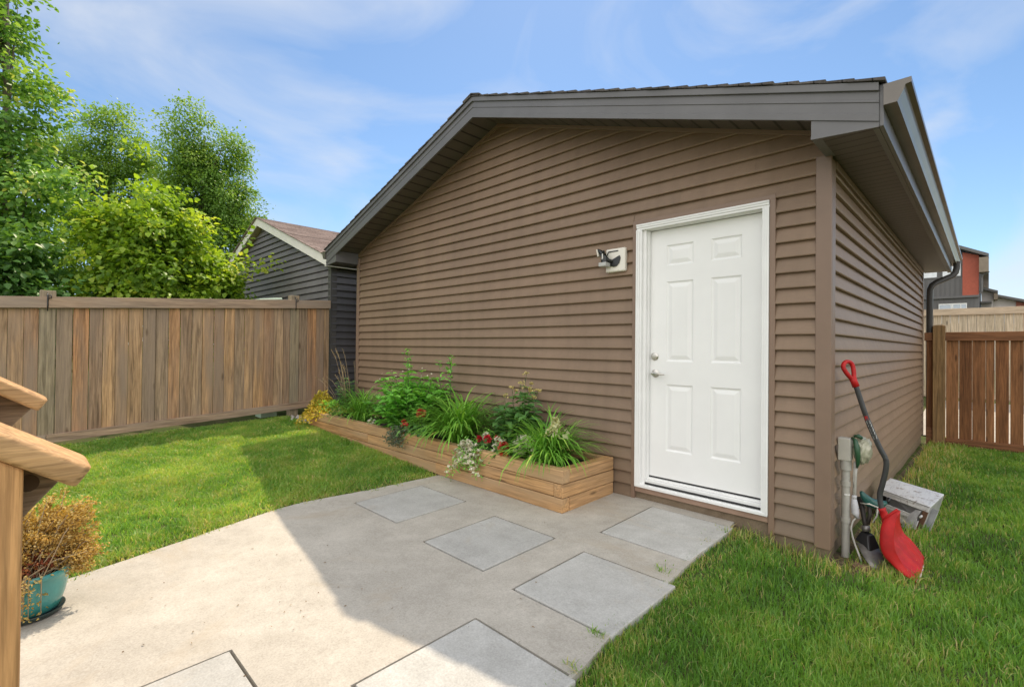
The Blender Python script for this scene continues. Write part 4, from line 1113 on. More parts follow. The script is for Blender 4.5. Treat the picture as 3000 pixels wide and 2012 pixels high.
# white alyssum
def white_plant(cx, cy, z0, z1, n, sx, label, front=0.0):
    th = thing('white_flower_plant', label, 'plant', (cx, cy, z0), 'white flowering clusters in the planter')
    pts = []
    for k in range(n):
        u = random.random(); a = random.gauss(0, 1)
        pts.append(Vector((cx + sx * a * .55, cy - front * (1 - u) + random.gauss(0, .02), z0 + (z1 - z0) * u - .03 * a * a)))
    heads = []
    for p in pts: heads += [p + Vector((random.gauss(0, .008), random.gauss(0, .008), random.gauss(0, .006))) for _ in range(6)]
    florets('blossoms', heads, .0145, M['whiteflower'], th, 4)
    m = n * 7; idx = RNG.integers(0, n, m); P = np.array([list(pts[i]) for i in idx]) + RNG.normal(0, .03, (m, 3)) + np.array([0, .025, -.015])
    leaf_mesh('foliage', P, rnd_dir(m, .3), rnd_dir(m, .8), .028, .010, M['phlox'], th)
    return th
white_plant(-2.68, -.75, .29, .49, 115, .18, 'white flower cluster tumbling over the planter front edge', .06)
white_plant(-2.66, -.56, .46, .54, 22, .09, 'pinkish white blooms standing behind the tumbling white cluster', .0)
white_plant(-2.12, -.60, .44, .60, 60, .12, 'white flower heads against the left side of the right grass clump', .02)
white_plant(-4.62, -.66, .38, .46, 22, .09, 'small white blooms at the foot of the bushy green plant', .0)
white_plant(-2.42, -.62, .42, .53, 26, .10, 'small white bloom heads between the red blooms of the planter front', .01)
# pale hydrangea bloom
hy = thing('hydrangea', 'single pale cream cone bloom standing in the right grass clump', 'flower', (-1.86, -.42, .36))
pts = [Vector((-1.855 + random.gauss(0, .036) * (1.1 - u), -.52 + random.gauss(0, .040) * (1.1 - u), .61 + .14 * u)) for u in [random.random() for _ in range(120)]]
florets('blossom', pts, .032, leaf_mat('cream_petal', [(0, (.62, .62, .38)), (1, (.80, .78, .56))], .3), hy, 4)
mb = MB(); mb.tube([(-1.86, -.42, .34), (-1.86, -.47, .5), (-1.855, -.52, .65)], .004, 5); mb.build('stem', M['stem'], hy)
# filler leaves low on the soil
th, _ = leafy(-2.82, -.30, 16, .14, .26, .22, .07, .5, 4, M['phlox'], 'low green leaves filling the soil behind the red blooms', 'low_plant')

# ------------------------------------------------------------------ side clutter
cp = thing('conduit_pipe', 'grey electrical conduit rising up the garage corner with junction box', 'conduit', (.05, .19, 0))
M['pvc'] = plain('grey_pvc', (.40, .385, .35), .5, var=.12, nscale=9)
mb = MB(); mb.tube([(.032, .20, -.05), (.032, .20, .22), (.032, .20, .43), (.032, .20, .60)], .024, 14); mb.tube([(.032, .20, .215), (.032, .20, .245)], .029, 14); mb.tube([(.032, .20, .455), (.032, .20, .485)], .029, 14); mb.tube([(.032, .20, .56), (.032, .20, .625)], .033, 14)
mb.build('pipe', M['pvc'], cp, smooth=True, autos=50)
mb = MB(); mb.box(-.008, .062, .165, .235, .622, .77); mb.build('junction_box', plain('pale_grey_box', (.47, .45, .40), .5), cp, bevel=.006)
mb = MB(); mb.box(.0625, .066, .170, .230, .627, .765); mb.build('cover_plate', plain('cover_plate_grey', (.50, .49, .44), .45), cp, bevel=.001)
mb = MB(); mb.tube([(.03, .225, .40), (.055, .19, .40), (.03, .172, .40)], .004, 6); mb.build('cable_tie', M['winwhite'], cp)
# bag
bg = thing('plastic_bag', 'clear cloudy plastic bag with green strap hung on the junction box', 'bag', (.11, .22, .70))
bm = bmesh.new(); bmesh.ops.create_icosphere(bm, subdivisions=4, radius=1)
for v_ in bm.verts:
    n_ = noise.noise(v_.co * 2.1 + Vector((3, 1, 2))) * .30 + noise.noise(v_.co * 5.5) * .13 + abs(noise.noise(Vector((v_.co.x * 9, v_.co.y * 9, v_.co.z * 1.5)))) * .10
    k = 1 + n_
    v_.co = Vector((v_.co.x * .050 * k, v_.co.y * .068 * k, v_.co.z * .093 * k * (1.0 if v_.co.z < 0 else .82)))
me = bpy.data.meshes.new('bag_body'); bm.to_mesh(me); bm.free(); me.polygons.foreach_set('use_smooth', [True] * len(me.polygons))
t = NT('cloudy_plastic'); tp_ = t.n('ShaderNodeBsdfTransparent'); bs = t.bsdf(t.ramp(t.noise(14, 4), [(.3, (.36, .36, .25)), (.7, (.62, .60, .48))]), .25); mx = t.n('ShaderNodeMixShader'); mx.inputs[0].default_value = .82
t.l(tp_.outputs[0], mx.inputs[1]); t.l(bs, mx.inputs[2]); me.materials.append(t.done(mx.outputs[0]))
o = bpy.data.objects.new('bag_body', me); link(o, bg); o.location = (.005, .03, .0)
mb = MB(); mb.tube([(.068, .19, .775), (.085, .175, .765), (.098, .165, .72), (.102, .17, .66), (.10, .18, .61), (.095, .19, .585)], [.009, .013, .017, .015, .011, .006], 8); mb.tube([(.075, .2, .785), (.10, .2, .79), (.12, .205, .775)], [.008, .014, .01], 7)
mb.build('strap', plain('green_plastic', (.022, .075, .035), .35), bg, smooth=True)
# cable
cb_ = thing('cable', 'grey flexible cable running down from the plastic bag to the spade', 'cable', (.1, .19, .3))
mb = MB(); mb.tube([(.088, .20, .60), (.083, .20, .52), (.080, .205, .44), (.078, .21, .36)], .010, 8); mb.tube([(.080, .2, .62), (.076, .195, .5), (.078, .20, .45)], .005, 6)
mb.build('upper_cable', M['pvc'], cb_, smooth=True)
mb = MB(); mb.tube([(.077, .205, .385), (.080, .205, .33), (.086, .20, .285), (.098, .195, .255)], [.013, .022, .022, .012], 10); mb.tube([(.078, .205, .40), (.078, .205, .375)], .014, 10); mb.build('connector', plain('pale_connector', (.48, .48, .50), .4), cb_, smooth=True)
mb = MB(); mb.tube([(.092, .195, .26), (.075, .185, .235), (.066, .175, .19), (.076, .165, .14), (.095, .15, .09), (.115, .13, .05), (.13, .12, .01)], .006, 8); mb.build('lower_cable', M['pvc'], cb_, smooth=True)
# rain gauge / green nozzle on the stake
gn = thing('hose_nozzle', 'dark green hose nozzle tied on the grip of the small spade', 'nozzle', (.15, .3, .34))
mb = MB(); mb.tube([(.105, .27, .415), (.118, .285, .385), (.140, .30, .352), (.170, .325, .335), (.205, .35, .340), (.228, .365, .352)], [.010, .022, .033, .034, .024, .010], 12); mb.build('nozzle_body', plain('teal_green', (.022, .10, .085), .3), gn, smooth=True)
mb = MB(); mb.tube([(.226, .364, .345), (.238, .372, .362), (.240, .374, .385)], [.008, .009, .008], 8); mb.build('nozzle_tip', M['black'], gn, smooth=True)
# small spade leaning on the wall
sp_ = thing('spade', 'small black handled spade with grey steel blade on the grass', 'spade', (.17, .2, .1))
mb = MB(); mb.tube([(.085, .33, .365), (.105, .31, .30), (.120, .285, .235), (.132, .265, .19)], [.018, .015, .014, .015], 10); mb.tube([(.085, .30, .30), (.115, .33, .30)], .010, 8); mb.tube([(.145, .30, .335), (.150, .29, .27), (.140, .275, .21)], [.012, .011, .012], 8)
mb.build('handle', plain('dark_worn_grip', (.035, .028, .024), .6, var=.4), sp_, smooth=True)
mb = MB(); mb.tube([(.130, .268, .20), (.136, .26, .165)], [.022, .024], 12); mb.build('collar', plain('grey_collar', (.24, .23, .22), .4, .6), sp_, smooth=True)
mb = MB(); mb.solid([(.075, .235, .105), (.165, .175, .065), (.215, .245, .075), (.130, .305, .115)], [(.105, .255, .165), (.150, .225, .150), (.180, .260, .155), (.135, .285, .170)]); mb.build('blade_socket', M['black'], sp_, bevel=.008)
mb = MB()
bl = [[(.088, .222, .095), (.135, .205, .088), (.200, .245, .085)], [(.115, .175, .060), (.165, .165, .052), (.225, .205, .055)], [(.150, .12, .030), (.195, .12, .022), (.245, .165, .030)], [(.190, .07, .004), (.220, .078, .000), (.262, .14, .010)]]
mb.rings(bl, closed=False, caps=False)
o = mb.build('blade', plain('dull_steel', (.25, .235, .22), .45, .5, .25, 14, .3, 40), sp_, smooth=True); so = o.modifiers.new('t', 'SOLIDIFY'); so.thickness = .003
mb = MB(); mb.box(.10, .19, .02, .10, -.01, .012); 
# old brick flake at the foot
tag(mb.build('wood_chip', plain('rotten_wood', (.20, .12, .07), .9, var=.4, nscale=20), None, bevel=.006), 'flat brown wood chip lying by the conduit foot', 'wood chip')

# white string
stg = MB(); stg.tube([(.10, .29, .335), (.15, .27, .345), (.19, .30, .325), (.215, .33, .29), (.235, .36, .26), (.26, .40, .225)], .0055, 7)
stg.tube([(.19, .30, .325), (.185, .30, .27), (.165, .29, .22)], .005, 7)
tag(stg.build('cord', plain('white_cord', (.62, .60, .54), .7), None, smooth=True), 'white cord looped round the nozzle and spade handle', 'cord')

# white metal box
bxo = thing('metal_box', 'rusty white enamel metal box lying tipped on the grass beside the siding', 'metal box', (.20, 1.75, .0))
t = NT('chipped_enamel')
n1 = t.noise(7, 6, .65); n2 = t.noise(22, 5, .7)
cc = t.ramp(n1, [(.3, (.60, .60, .60)), (.7, (.74, .74, .73))])
cc = t.mix(t.ramp(n2, [(.56, (0,) * 3), (.66, (.85,) * 3)]), cc, (.20, .12, .07))
sc_ = t.noise(3, 6, .7, t.mapping((30, 2, 30), None, (0, 0, .7)))
cc = t.mix(t.ramp(sc_, [(.52, (0,) * 3), (.70, (.6,) * 3)]), cc, (.33, .33, .35))
M['enamel'] = t.done(t.bsdf(cc, .35, t.bump(n2, .1, .002)))
M['enamel_shaded_dirty'] = plain('shaded_dirty_enamel', (.36, .355, .34), .5, var=.3, nscale=12)  # grime plus painted-in shade: sides darker so the top reads as lit
M['rust'] = plain('rusty_edge', (.13, .065, .038), .85, var=.4, nscale=18)
M['darkin'] = plain('dull_grey_lining', (.33, .335, .34), .5, var=.25)
# corners solved on site: top plate (a..d), front opening below
ta, tb_, tc, td = Vector((.030, 1.62, .30)), Vector((.060, 2.55, .30)), Vector((.43, 2.42, .30)), Vector((.36, 1.46, .27))
def bxv(p, q): return (p[0], p[1], q)
A_, B_, C_, D_ = Vector((.098, 1.67, .24)), Vector((.452, 1.558, .20)), Vector((.395, 1.165, .172)), Vector((.050, 1.385, .20))
E_, F_, G_, H_ = Vector((.343, 1.099, -.012)), Vector((.036, 1.40, -.012)), Vector((.402, 1.568, -.012)), Vector((.06, 1.70, -.012))
nrm = (C_ - D_).cross(A_ - D_).normalized()
if nrm.z < 0: nrm = -nrm
mb = MB()
mb.solid([p for p in (A_, B_, C_, D_)], [p + nrm * .008 for p in (A_, B_, C_, D_)])
mb.build('top_plate', M['enamel'], bxo, bevel=.003)
def wallq(mb, a, b, c, d, th):
    n_ = (b - a).cross(d - a).normalized() * th
    mb.solid([a, b, c, d], [a + n_, b + n_, c + n_, d + n_])
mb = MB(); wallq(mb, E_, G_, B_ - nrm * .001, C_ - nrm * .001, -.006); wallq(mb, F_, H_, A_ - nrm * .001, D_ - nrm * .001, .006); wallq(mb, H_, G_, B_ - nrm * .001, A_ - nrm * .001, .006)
mb.build('side_panel', M['enamel_shaded_dirty'], bxo, bevel=.002)
# front: upper lip, lower lip, recessed lining, rusty end post
P = lambda s, t: (F_.lerp(E_, s)).lerp(D_.lerp(C_, s), t)
inn = ((A_ - D_).normalized() + Vector((0, .4, 0))).normalized()
fn = (E_ - F_).cross(D_ - F_).normalized()
if fn.y > 0: fn = -fn
mb = MB(); mb.solid([P(0, .82), P(1, .82), P(1, .995), P(0, .995)], [p + fn * .006 for p in (P(0, .82), P(1, .82), P(1, .995), P(0, .995))])
mb.solid([P(0, .40), P(.86, .40), P(.86, .55), P(0, .55)], [p + fn * .016 for p in (P(0, .40), P(.86, .40), P(.86, .55), P(0, .55))])
mb.solid([P(0, .06), P(.9, .06), P(.9, .395), P(0, .395)], [p + fn * .008 for p in (P(0, .06), P(.9, .06), P(.9, .395), P(0, .395))])
mb.build('front_lip', M['enamel'], bxo, bevel=.004)
mb = MB(); q0 = [P(.01, .05), P(.99, .05), P(.99, .9), P(.01, .9)]
mb.solid([p - fn * .07 for p in q0], [p - fn * .075 for p in q0]); mb.build('lining', M['darkin'], bxo)
mb = MB(); mb.solid([P(.90, .0), P(1.0, .0), P(1.0, .98), P(.90, .98)], [p + fn * .004 for p in (P(.90, .0), P(1.0, .0), P(1.0, .98), P(.90, .98))]); mb.build('end_post', M['rust'], bxo, bevel=.002)
mb = MB(); mb.tube([P(.92, .62) + fn * .005, P(.955, .60) + fn * .03], .008, 8); mb.build('hinge_pin', M['enamel'], bxo)
mb = MB(); fl = [[P(.74, .56) + fn * .02, P(.80, .78) + fn * .012, P(.90, .80) + fn * .012], [P(.72, .30) + fn * .03, P(.80, .40) + fn * .028, P(.88, .45) + fn * .02], [P(.70, .02) + fn * .045, P(.80, .03) + fn * .042, P(.90, .02) + fn * .03]]
for a in range(2):
    for b in range(2): mb.face([fl[a][b], fl[a][b + 1], fl[a + 1][b + 1], fl[a + 1][b]])
mb.build('torn_flap', plain('torn_plastic', (.42, .42, .43), .4, var=.3, nscale=20), bxo, smooth=True)

# red snow scoop
sv = thing('snow_shovel', 'red plastic snow shovel with bent black handle leaning on the siding', 'shovel', (.3, .25, 0))
M['redplastic'] = plain('red_plastic', (.41, .012, .012), .50, var=.22, nscale=14, bump=.12, bscale=120, spec=.3)
M['shaft'] = plain('dark_shaft', (.042, .042, .044), .45, var=.2)
def smooth_path(pts, n=8):
    P = [Vector(p) for p in pts]; out = []
    for k in range(len(P) - 1):
        p0, p1, p2, p3 = P[max(k - 1, 0)], P[k], P[k + 1], P[min(k + 2, len(P) - 1)]
        for j in range(n):
            t = j / n
            out.append(.5 * ((2 * p1) + (p2 - p0) * t + (2 * p0 - 5 * p1 + 4 * p2 - p3) * t * t + (3 * p1 - p0 - 3 * p2 + p3) * t ** 3))
    out.append(P[-1]); return out
mb = MB(); mb.tube(smooth_path([(.088, .17, 1.125), (.146, .20, .905), (.205, .225, .735), (.238, .238, .655), (.238, .243, .59), (.222, .247, .50), (.207, .25, .425), (.212, .25, .36), (.232, .25, .275)], 6), .0155, 14)
mb.build('handle', M['shaft'], sv, smooth=True)
ax = (Vector((.042, .15, 1.267)) - Vector((.091, .17, 1.114))).normalized(); sd = Vector((.45, .75, 0)).normalized(); sd = (sd - ax * sd.dot(ax)).normalized()
g0 = Vector((.091, .17, 1.112)); mb = MB()
mb.tube([g0, g0 + ax * .035, g0 + ax * .06], [.021, .020, .022], 14)
mb.tube(smooth_path([g0 + ax * .05 + sd * .004, g0 + ax * .085 + sd * .026, g0 + ax * .135 + sd * .040, g0 + ax * .160 + sd * .026, g0 + ax * .168, g0 + ax * .160 - sd * .026, g0 + ax * .135 - sd * .040, g0 + ax * .085 - sd * .026, g0 + ax * .05 - sd * .004], 5), .0135, 10)
mb.build('grip', M['redplastic'], sv, smooth=True)
rows = [[(.311, .120, .383), (.245, .120, .308), (.248, .240, .275), (.280, .340, .285), (.291, .380, .307)],
        [(.301, .080, .291), (.231, .100, .256), (.262, .250, .204), (.283, .340, .209), (.290, .400, .222)],
        [(.299, .060, .213), (.229, .080, .167), (.280, .250, .142), (.300, .360, .147), (.308, .420, .158)],
        [(.310, .050, .148), (.248, .070, .103), (.306, .250, .093), (.333, .360, .102), (.342, .420, .114)],
        [(.339, .050, .090), (.294, .060, .058), (.345, .250, .054), (.368, .360, .060), (.376, .420, .070)],
        [(.374, .045, .040), (.350, .052, .018), (.384, .250, .024), (.394, .360, .026), (.399, .420, .030)],
        [(.404, .040, -.004), (.406, .070, -.006), (.413, .200, -.003), (.411, .330, -.002), (.407, .430, -.001)]]
def catm(P, t):
    n = len(P) - 1; f = min(t, .99999) * n; k = int(f); t = f - k
    p0, p1, p2, p3 = P[max(k - 1, 0)], P[k], P[k + 1], P[min(k + 2, n)]
    return .5 * ((2 * p1) + (p2 - p0) * t + (2 * p0 - 5 * p1 + 4 * p2 - p3) * t * t + (3 * p1 - p0 - 3 * p2 + p3) * t ** 3)
rv = [[Vector(p) for p in r] for r in rows]
NU, NV = 30, 60; grid = []
for a in range(NU + 1):
    u = a / NU; line = []
    colp = [catm([r[c] for r in rv], u) for c in range(5)]
    for b in range(NV + 1):
        w_ = b / NV; p = catm(colp, w_)
        rib = max(0, math.sin((w_ - .30) / .70 * PI * 9)) ** 1.5 * .014 * min(1, max(0, (u - .30) / .15)) * min(1, max(0, (.97 - u) / .12)) * (1 if .32 < w_ < .96 else 0)
        p = p + Vector((.8, -.15, .55)) * rib
        line.append(p)
    grid.append(line)
mb = MB(); mb.rings(grid, closed=False, caps=False)
o = mb.build('scoop', M['redplastic'], sv, smooth=True); so = o.modifiers.new('thick', 'SOLIDIFY'); so.thickness = .006; so.offset = -1
mb = MB(); mb.tube(smooth_path([(.216, .25, .340), (.234, .25, .285), (.248, .245, .240), (.262, .24, .19), (.282, .24, .14)], 4), [.022] * 5 + [.024, .026, .027, .026, .024, .021, .018, .014, .010, .007, .004, .002], 12)
mb.tube([grid[0][k] for k in range(0, NV + 1, 4)], .008, 8); mb.build('socket', M['redplastic'], sv, smooth=True)
mb = MB(); ee = grid[NU]
for k in range(NV):
    a, b = ee[k], ee[k + 1]; c, d = grid[NU - 1][k], grid[NU - 1][k + 1]
    j = .35 + .3 * abs(noise.noise(a * 60)); f = Vector((.003, 0, .007))
    mb.face([a + f + Vector((.004, 0, -.004)), b + f + Vector((.004, 0, -.004)), d.lerp(b, 1 - j) + f, c.lerp(a, 1 - j) + f])
mb.build('worn_edge', plain('scuffed_edge', (.62, .48, .44), .8, var=.35, nscale=60), sv)
# worn sticker on the shaft
mb = MB(); s0, s1 = Vector((.146, .20, .905)), Vector((.205, .225, .735)); dd = (s1 - s0); cdir = Vector((.33, -.94, .05)).normalized(); sdv = dd.normalized().cross(cdir).normalized()
base_ = s0 + dd * .05
for a, b in ((.05, .16), (.19, .27), (.30, .44), (.46, .55), (.58, .72)):
    pts = []
    for t_, r_ in ((a, -.6), (a, .75), (b, .75), (b, -.35)): 
        ang = r_; pts.append(s0 + dd * t_ + cdir * (.0162 * math.cos(ang)) + sdv * (.0162 * math.sin(ang)))
    mb.face(pts)
mb.build('sticker', plain('worn_white_sticker', (.60, .60, .58), .5, var=.3, nscale=80), sv)
mb = MB(); pts = []
for t_, r_ in ((-.12, -.3), (-.12, .75), (.03, .75), (.03, -.2)):
    pts.append(s0 + dd * t_ + cdir * (.0162 * math.cos(r_)) + sdv * (.0162 * math.sin(r_)))
mb.face(pts); mb.build('sticker', M['redplastic'], sv)

# ------------------------------------------------------------------ deck stair rails (near left)
ds = thing('deck_stairs', 'cedar deck stair with sloping cap rails in the near left corner', 'stairs', (-1.08, -4.2, .05))
SL = .67
def rail_set(xn, ztip, ytip, name_post=True):
    """xn: face nearest the garage corner; the rail climbs towards -Y"""
    L = 1.75
    dirv = Vector((0, -1, SL)).normalized(); up = Vector((0, SL, 1)).normalized()
    tip = Vector((0, ytip, ztip))
    mb = MB()
    # cap: rounded-edge 2x6, end cut square and eased
    w, h = .145, .045
    prof_ = []
    for cx, cy, a0 in ((-1, -1, PI), (1, -1, 1.5 * PI), (1, 1, 0), (-1, 1, .5 * PI)):
        for j in range(5):
            ang = a0 + j * PI / 8; r = .012
            prof_.append((cx * (w / 2 - r) + r * math.cos(ang), cy * (h / 2 - r) + r * math.sin(ang)))
    def ring(d, sc):
        c = tip + dirv * d - up * (h / 2)
        return [Vector((xn - w / 2 + a * sc, c.y, c.z)) + up * (b * sc) for a, b in prof_]
    mb.rings([ring(0, .90), ring(.004, .965), ring(.012, 1), ring(.4, 1), ring(L, 1)], random.random())
    mb.build('cap_rail', M['rail'], ds, smooth=True, autos=40)
    mb = MB(); xb0, xb1 = xn - .145, xn - .107
    b0 = tip + dirv * .012 - up * (h + .001)
    for (q,) in ((0,),):
        A = [(xb0, b0.y, b0.z), (xb1, b0.y, b0.z)]
        low = b0 - up * .122 + dirv * .012
        e0, e1 = b0 + dirv * (L - .05), low + dirv * (L - .08)
        mb.solid([(xb0, b0.y, b0.z), (xb0, low.y, low.z), (xb0, e1.y, e1.z), (xb0, e0.y, e0.z)], [(xb1, b0.y, b0.z), (xb1, low.y, low.z), (xb1, e1.y, e1.z), (xb1, e0.y, e0.z)], random.random())
    mb.build('under_rail', M['underrail'], ds, bevel=.006)
    return tip, dirv, up
def post(xn, y1, tip, zb_):
    y0 = y1 - .092
    zt = lambda y: tip.z + (tip.y - y) * SL - .054
    mb = MB(); mb.solid([(xn - .106, y0, zb_), (xn - .014, y0, zb_), (xn - .014, y1, zb_), (xn - .106, y1, zb_)], [(xn - .106, y0, zt(y0)), (xn - .014, y0, zt(y0)), (xn - .014, y1, zt(y1)), (xn - .106, y1, zt(y1))], random.random())
    mb.build('post', M['railpost'], ds, bevel=.006)
tip, _, _ = rail_set(-.552, 1.098, -3.537)
post(-.552, -3.633, tip, .02); post(-.552, -4.80, tip, .02)
mb = MB(); mb.tube([(-.660, -3.626, 1.062), (-.6575, -3.626, 1.062)], .017, 14); mb.build('knot', plain('dark_knot', (.085, .048, .026), .8, var=.3), ds)
tip, _, _ = rail_set(-1.60, 1.145, -3.570)
post(-1.60, -3.70, tip, .02); post(-1.60, -4.80, tip, .02)
for k in range(4):
    y1 = -3.80 - k * .27; z1 = .03 + .18 * (k + 1)
    mb = MB(); mb.box(-1.58, -.70, y1 - .285, y1, z1 - .038, z1, random.random()); mb.build('tread', M['gaterail'], ds, bevel=.005)
for xs_ in (-1.62, -.70):
    mb = MB(); mb.solid([(xs_, -3.79, .02), (xs_, -4.90, .02), (xs_, -4.90, .72), (xs_, -3.79, .0)], [(xs_ + .038, -3.79, .02), (xs_ + .038, -4.90, .02), (xs_ + .038, -4.90, .72), (xs_ + .038, -3.79, .0)], .4); mb.build('stringer', M['rail'], ds)

# ------------------------------------------------------------------ potted plant
PTX, PTY = -2.60, -3.595
z0 = float(zp(PTY))
pp = thing('potted_plant', 'teal glazed pot of dried golden and russet foliage by the stair rail', 'potted plant', (PTX, PTY, z0))
t = NT('teal_glaze')
n1 = t.noise(5, 5, .6, t.mapping((1, 1, .35))); cc = t.ramp(n1, [(.3, (.03, .19, .19)), (.55, (.065, .31, .29)), (.75, (.14, .43, .39))])
sep = t.n('ShaderNodeSeparateXYZ'); t.l(t.coords(), sep.inputs[0])
M['teal'] = t.done(t.bsdf(cc, .16, t.bump(t.noise(8, 3), .12, .01), 0, .7))
mb = MB(); mb.lathe([(0.097, z0 + .022), (0.113, z0 + .026), (0.132, z0 + .09), (0.143, z0 + .15), (0.146, z0 + .185), (0.151, z0 + .190), (0.156, z0 + .200), (0.155, z0 + .215), (0.149, z0 + .220), (0.141, z0 + .215), (0.136, z0 + .18), (0.018, z0 + .175)], PTX, PTY, 48); mb.build('pot', M['teal'], pp, smooth=True)
mb = MB(); mb.lathe([(0.114, z0 + .002), (0.123, z0 + .008), (0.132, z0 + .024), (0.133, z0 + .030), (0.127, z0 + .028), (0.116, z0 + .014), (0.018, z0 + .012)], PTX, PTY, 48); mb.build('saucer', plain('dark_glaze', (.03, .05, .045), .3), pp, smooth=True)
mb = MB(); mb.lathe([(0.138, z0 + .190), (0.088, z0 + .198), (0.009, z0 + .20)], PTX, PTY, 32); mb.build('soil', M['soil'], pp, smooth=True)
M['drygold'] = leaf_mat('dry_gold_leaf', [(0, (.25, .15, .04)), (.35, (.52, .34, .09)), (.75, (.70, .51, .19)), (1, (.78, .65, .36))], .35, .6)
M['russet'] = leaf_mat('russet_leaf', [(0, (.17, .035, .018)), (.5, (.34, .095, .05)), (1, (.45, .19, .08))], .3, .6)
def dry_lobe(name, c, r, ncl, per, size, mat):
    mb = MB(); P, Dd = [], []
    for k in range(ncl):
        d = Vector((random.gauss(0, 1), random.gauss(0, 1), random.gauss(0, 1))).normalized() * random.random() ** .4
        q = Vector((c[0] + d.x * r[0], c[1] + d.y * r[1], c[2] + d.z * r[2]))
        root = Vector((PTX + random.gauss(0, .06), PTY + random.gauss(0, .06), z0 + .19))
        md = root.lerp(q, .55) + Vector((0, 0, .04))
        mb.tube([root, md, q], [.0032, .0025, .0015], 4)
        dd = (q - md).normalized()
        for j in range(per):       # a feathery plume along the outer half of each stem
            t_ = random.random() ** .7; w_ = .020 * (1.15 - t_) + .004
            P.append(md.lerp(q, t_) + Vector((random.gauss(0, w_), random.gauss(0, w_), random.gauss(0, w_)))); Dd.append(Vector((random.gauss(0, .6), random.gauss(0, .6), random.gauss(0, .6))) + dd * .9)
    mb.build('stem', M['drystem'], pp, smooth=True)
    n = len(P); leaf_mesh(name, P, Dd, rnd_dir(n, .5), RNG.uniform(size * .6, size * 1.2, n), RNG.uniform(size * .35, size * .75, n), mat, pp, None, .6, .5)
dry_lobe('foliage', (PTX - .02, PTY + .09, z0 + .41), (.15, .18, .17), 120, 78, .0135, M['drygold'])
dry_lobe('foliage', (PTX + .02, PTY + .20, z0 + .27), (.10, .09, .13), 50, 70, .0135, M['drygold'])
dry_lobe('foliage', (PTX + .06, PTY + .03, z0 + .27), (.11, .12, .07), 34, 36, .019, M['russet'])
dry_lobe('foliage', (PTX + .10, PTY - .10, z0 + .30), (.09, .09, .14), 40, 66, .014, M['drygold'])
mb = MB(); P, Dd = [], []
for k in range(26):
    a = random.gauss(-.75, .5); e = Vector((PTX + .165 * math.cos(a), PTY + .165 * math.sin(a), z0 + random.uniform(.03, .18)))
    top_ = Vector((PTX + .135 * math.cos(a), PTY + .135 * math.sin(a), z0 + .235)); mb.tube([top_, Vector((e.x, e.y, top_.z - .02)), e], [.003, .0025, .0015], 4)
    for j in range(24): P.append(Vector((e.x, e.y, top_.z)).lerp(e, random.random()) + Vector((random.gauss(0, .018), random.gauss(0, .018), random.gauss(0, .01)))); Dd.append((random.gauss(0, 1), random.gauss(0, 1), -.6))
mb.build('stem', M['drystem'], pp, smooth=True); leaf_mesh('foliage', P, Dd, rnd_dir(len(P)), .014, .009, M['drygold'], pp, None, .6, .5)

# ------------------------------------------------------------------ trees beyond the fence
M['bark'] = plain('grey_bark', (.20, .17, .135), .9, var=.35, nscale=14, bump=.6, bscale=25)
M['bark2'] = plain('brown_bark', (.13, .10, .075), .9, var=.35, nscale=12, bump=.6, bscale=25)
M['leaf_tall'] = leaf_mat('poplar_leaf', [(0, (0.119, 0.261, 0.055)), (.5, (0.219, 0.415, 0.092)), (.85, (0.404, 0.583, 0.138)), (1, (0.674, 0.705, 0.245))], .42, .42)
M['leaf_maple'] = leaf_mat('maple_leaf', [(0, (0.123, 0.233, 0.025)), (.45, (0.238, 0.395, 0.040)), (.8, (0.381, 0.538, 0.064)), (1, (0.573, 0.646, 0.126))], .48, .45)
M['leaf_ash'] = leaf_mat('ash_leaf', [(0, (0.114, 0.231, 0.047)), (.5, (0.216, 0.382, 0.070)), (1, (0.382, 0.531, 0.115))], .42, .45)
M['leaf_lilac'] = leaf_mat('lilac_leaf', [(0, (0.063, 0.162, 0.039)), (.6, (0.113, 0.248, 0.055)), (1, (0.204, 0.344, 0.086))], .38, .4)

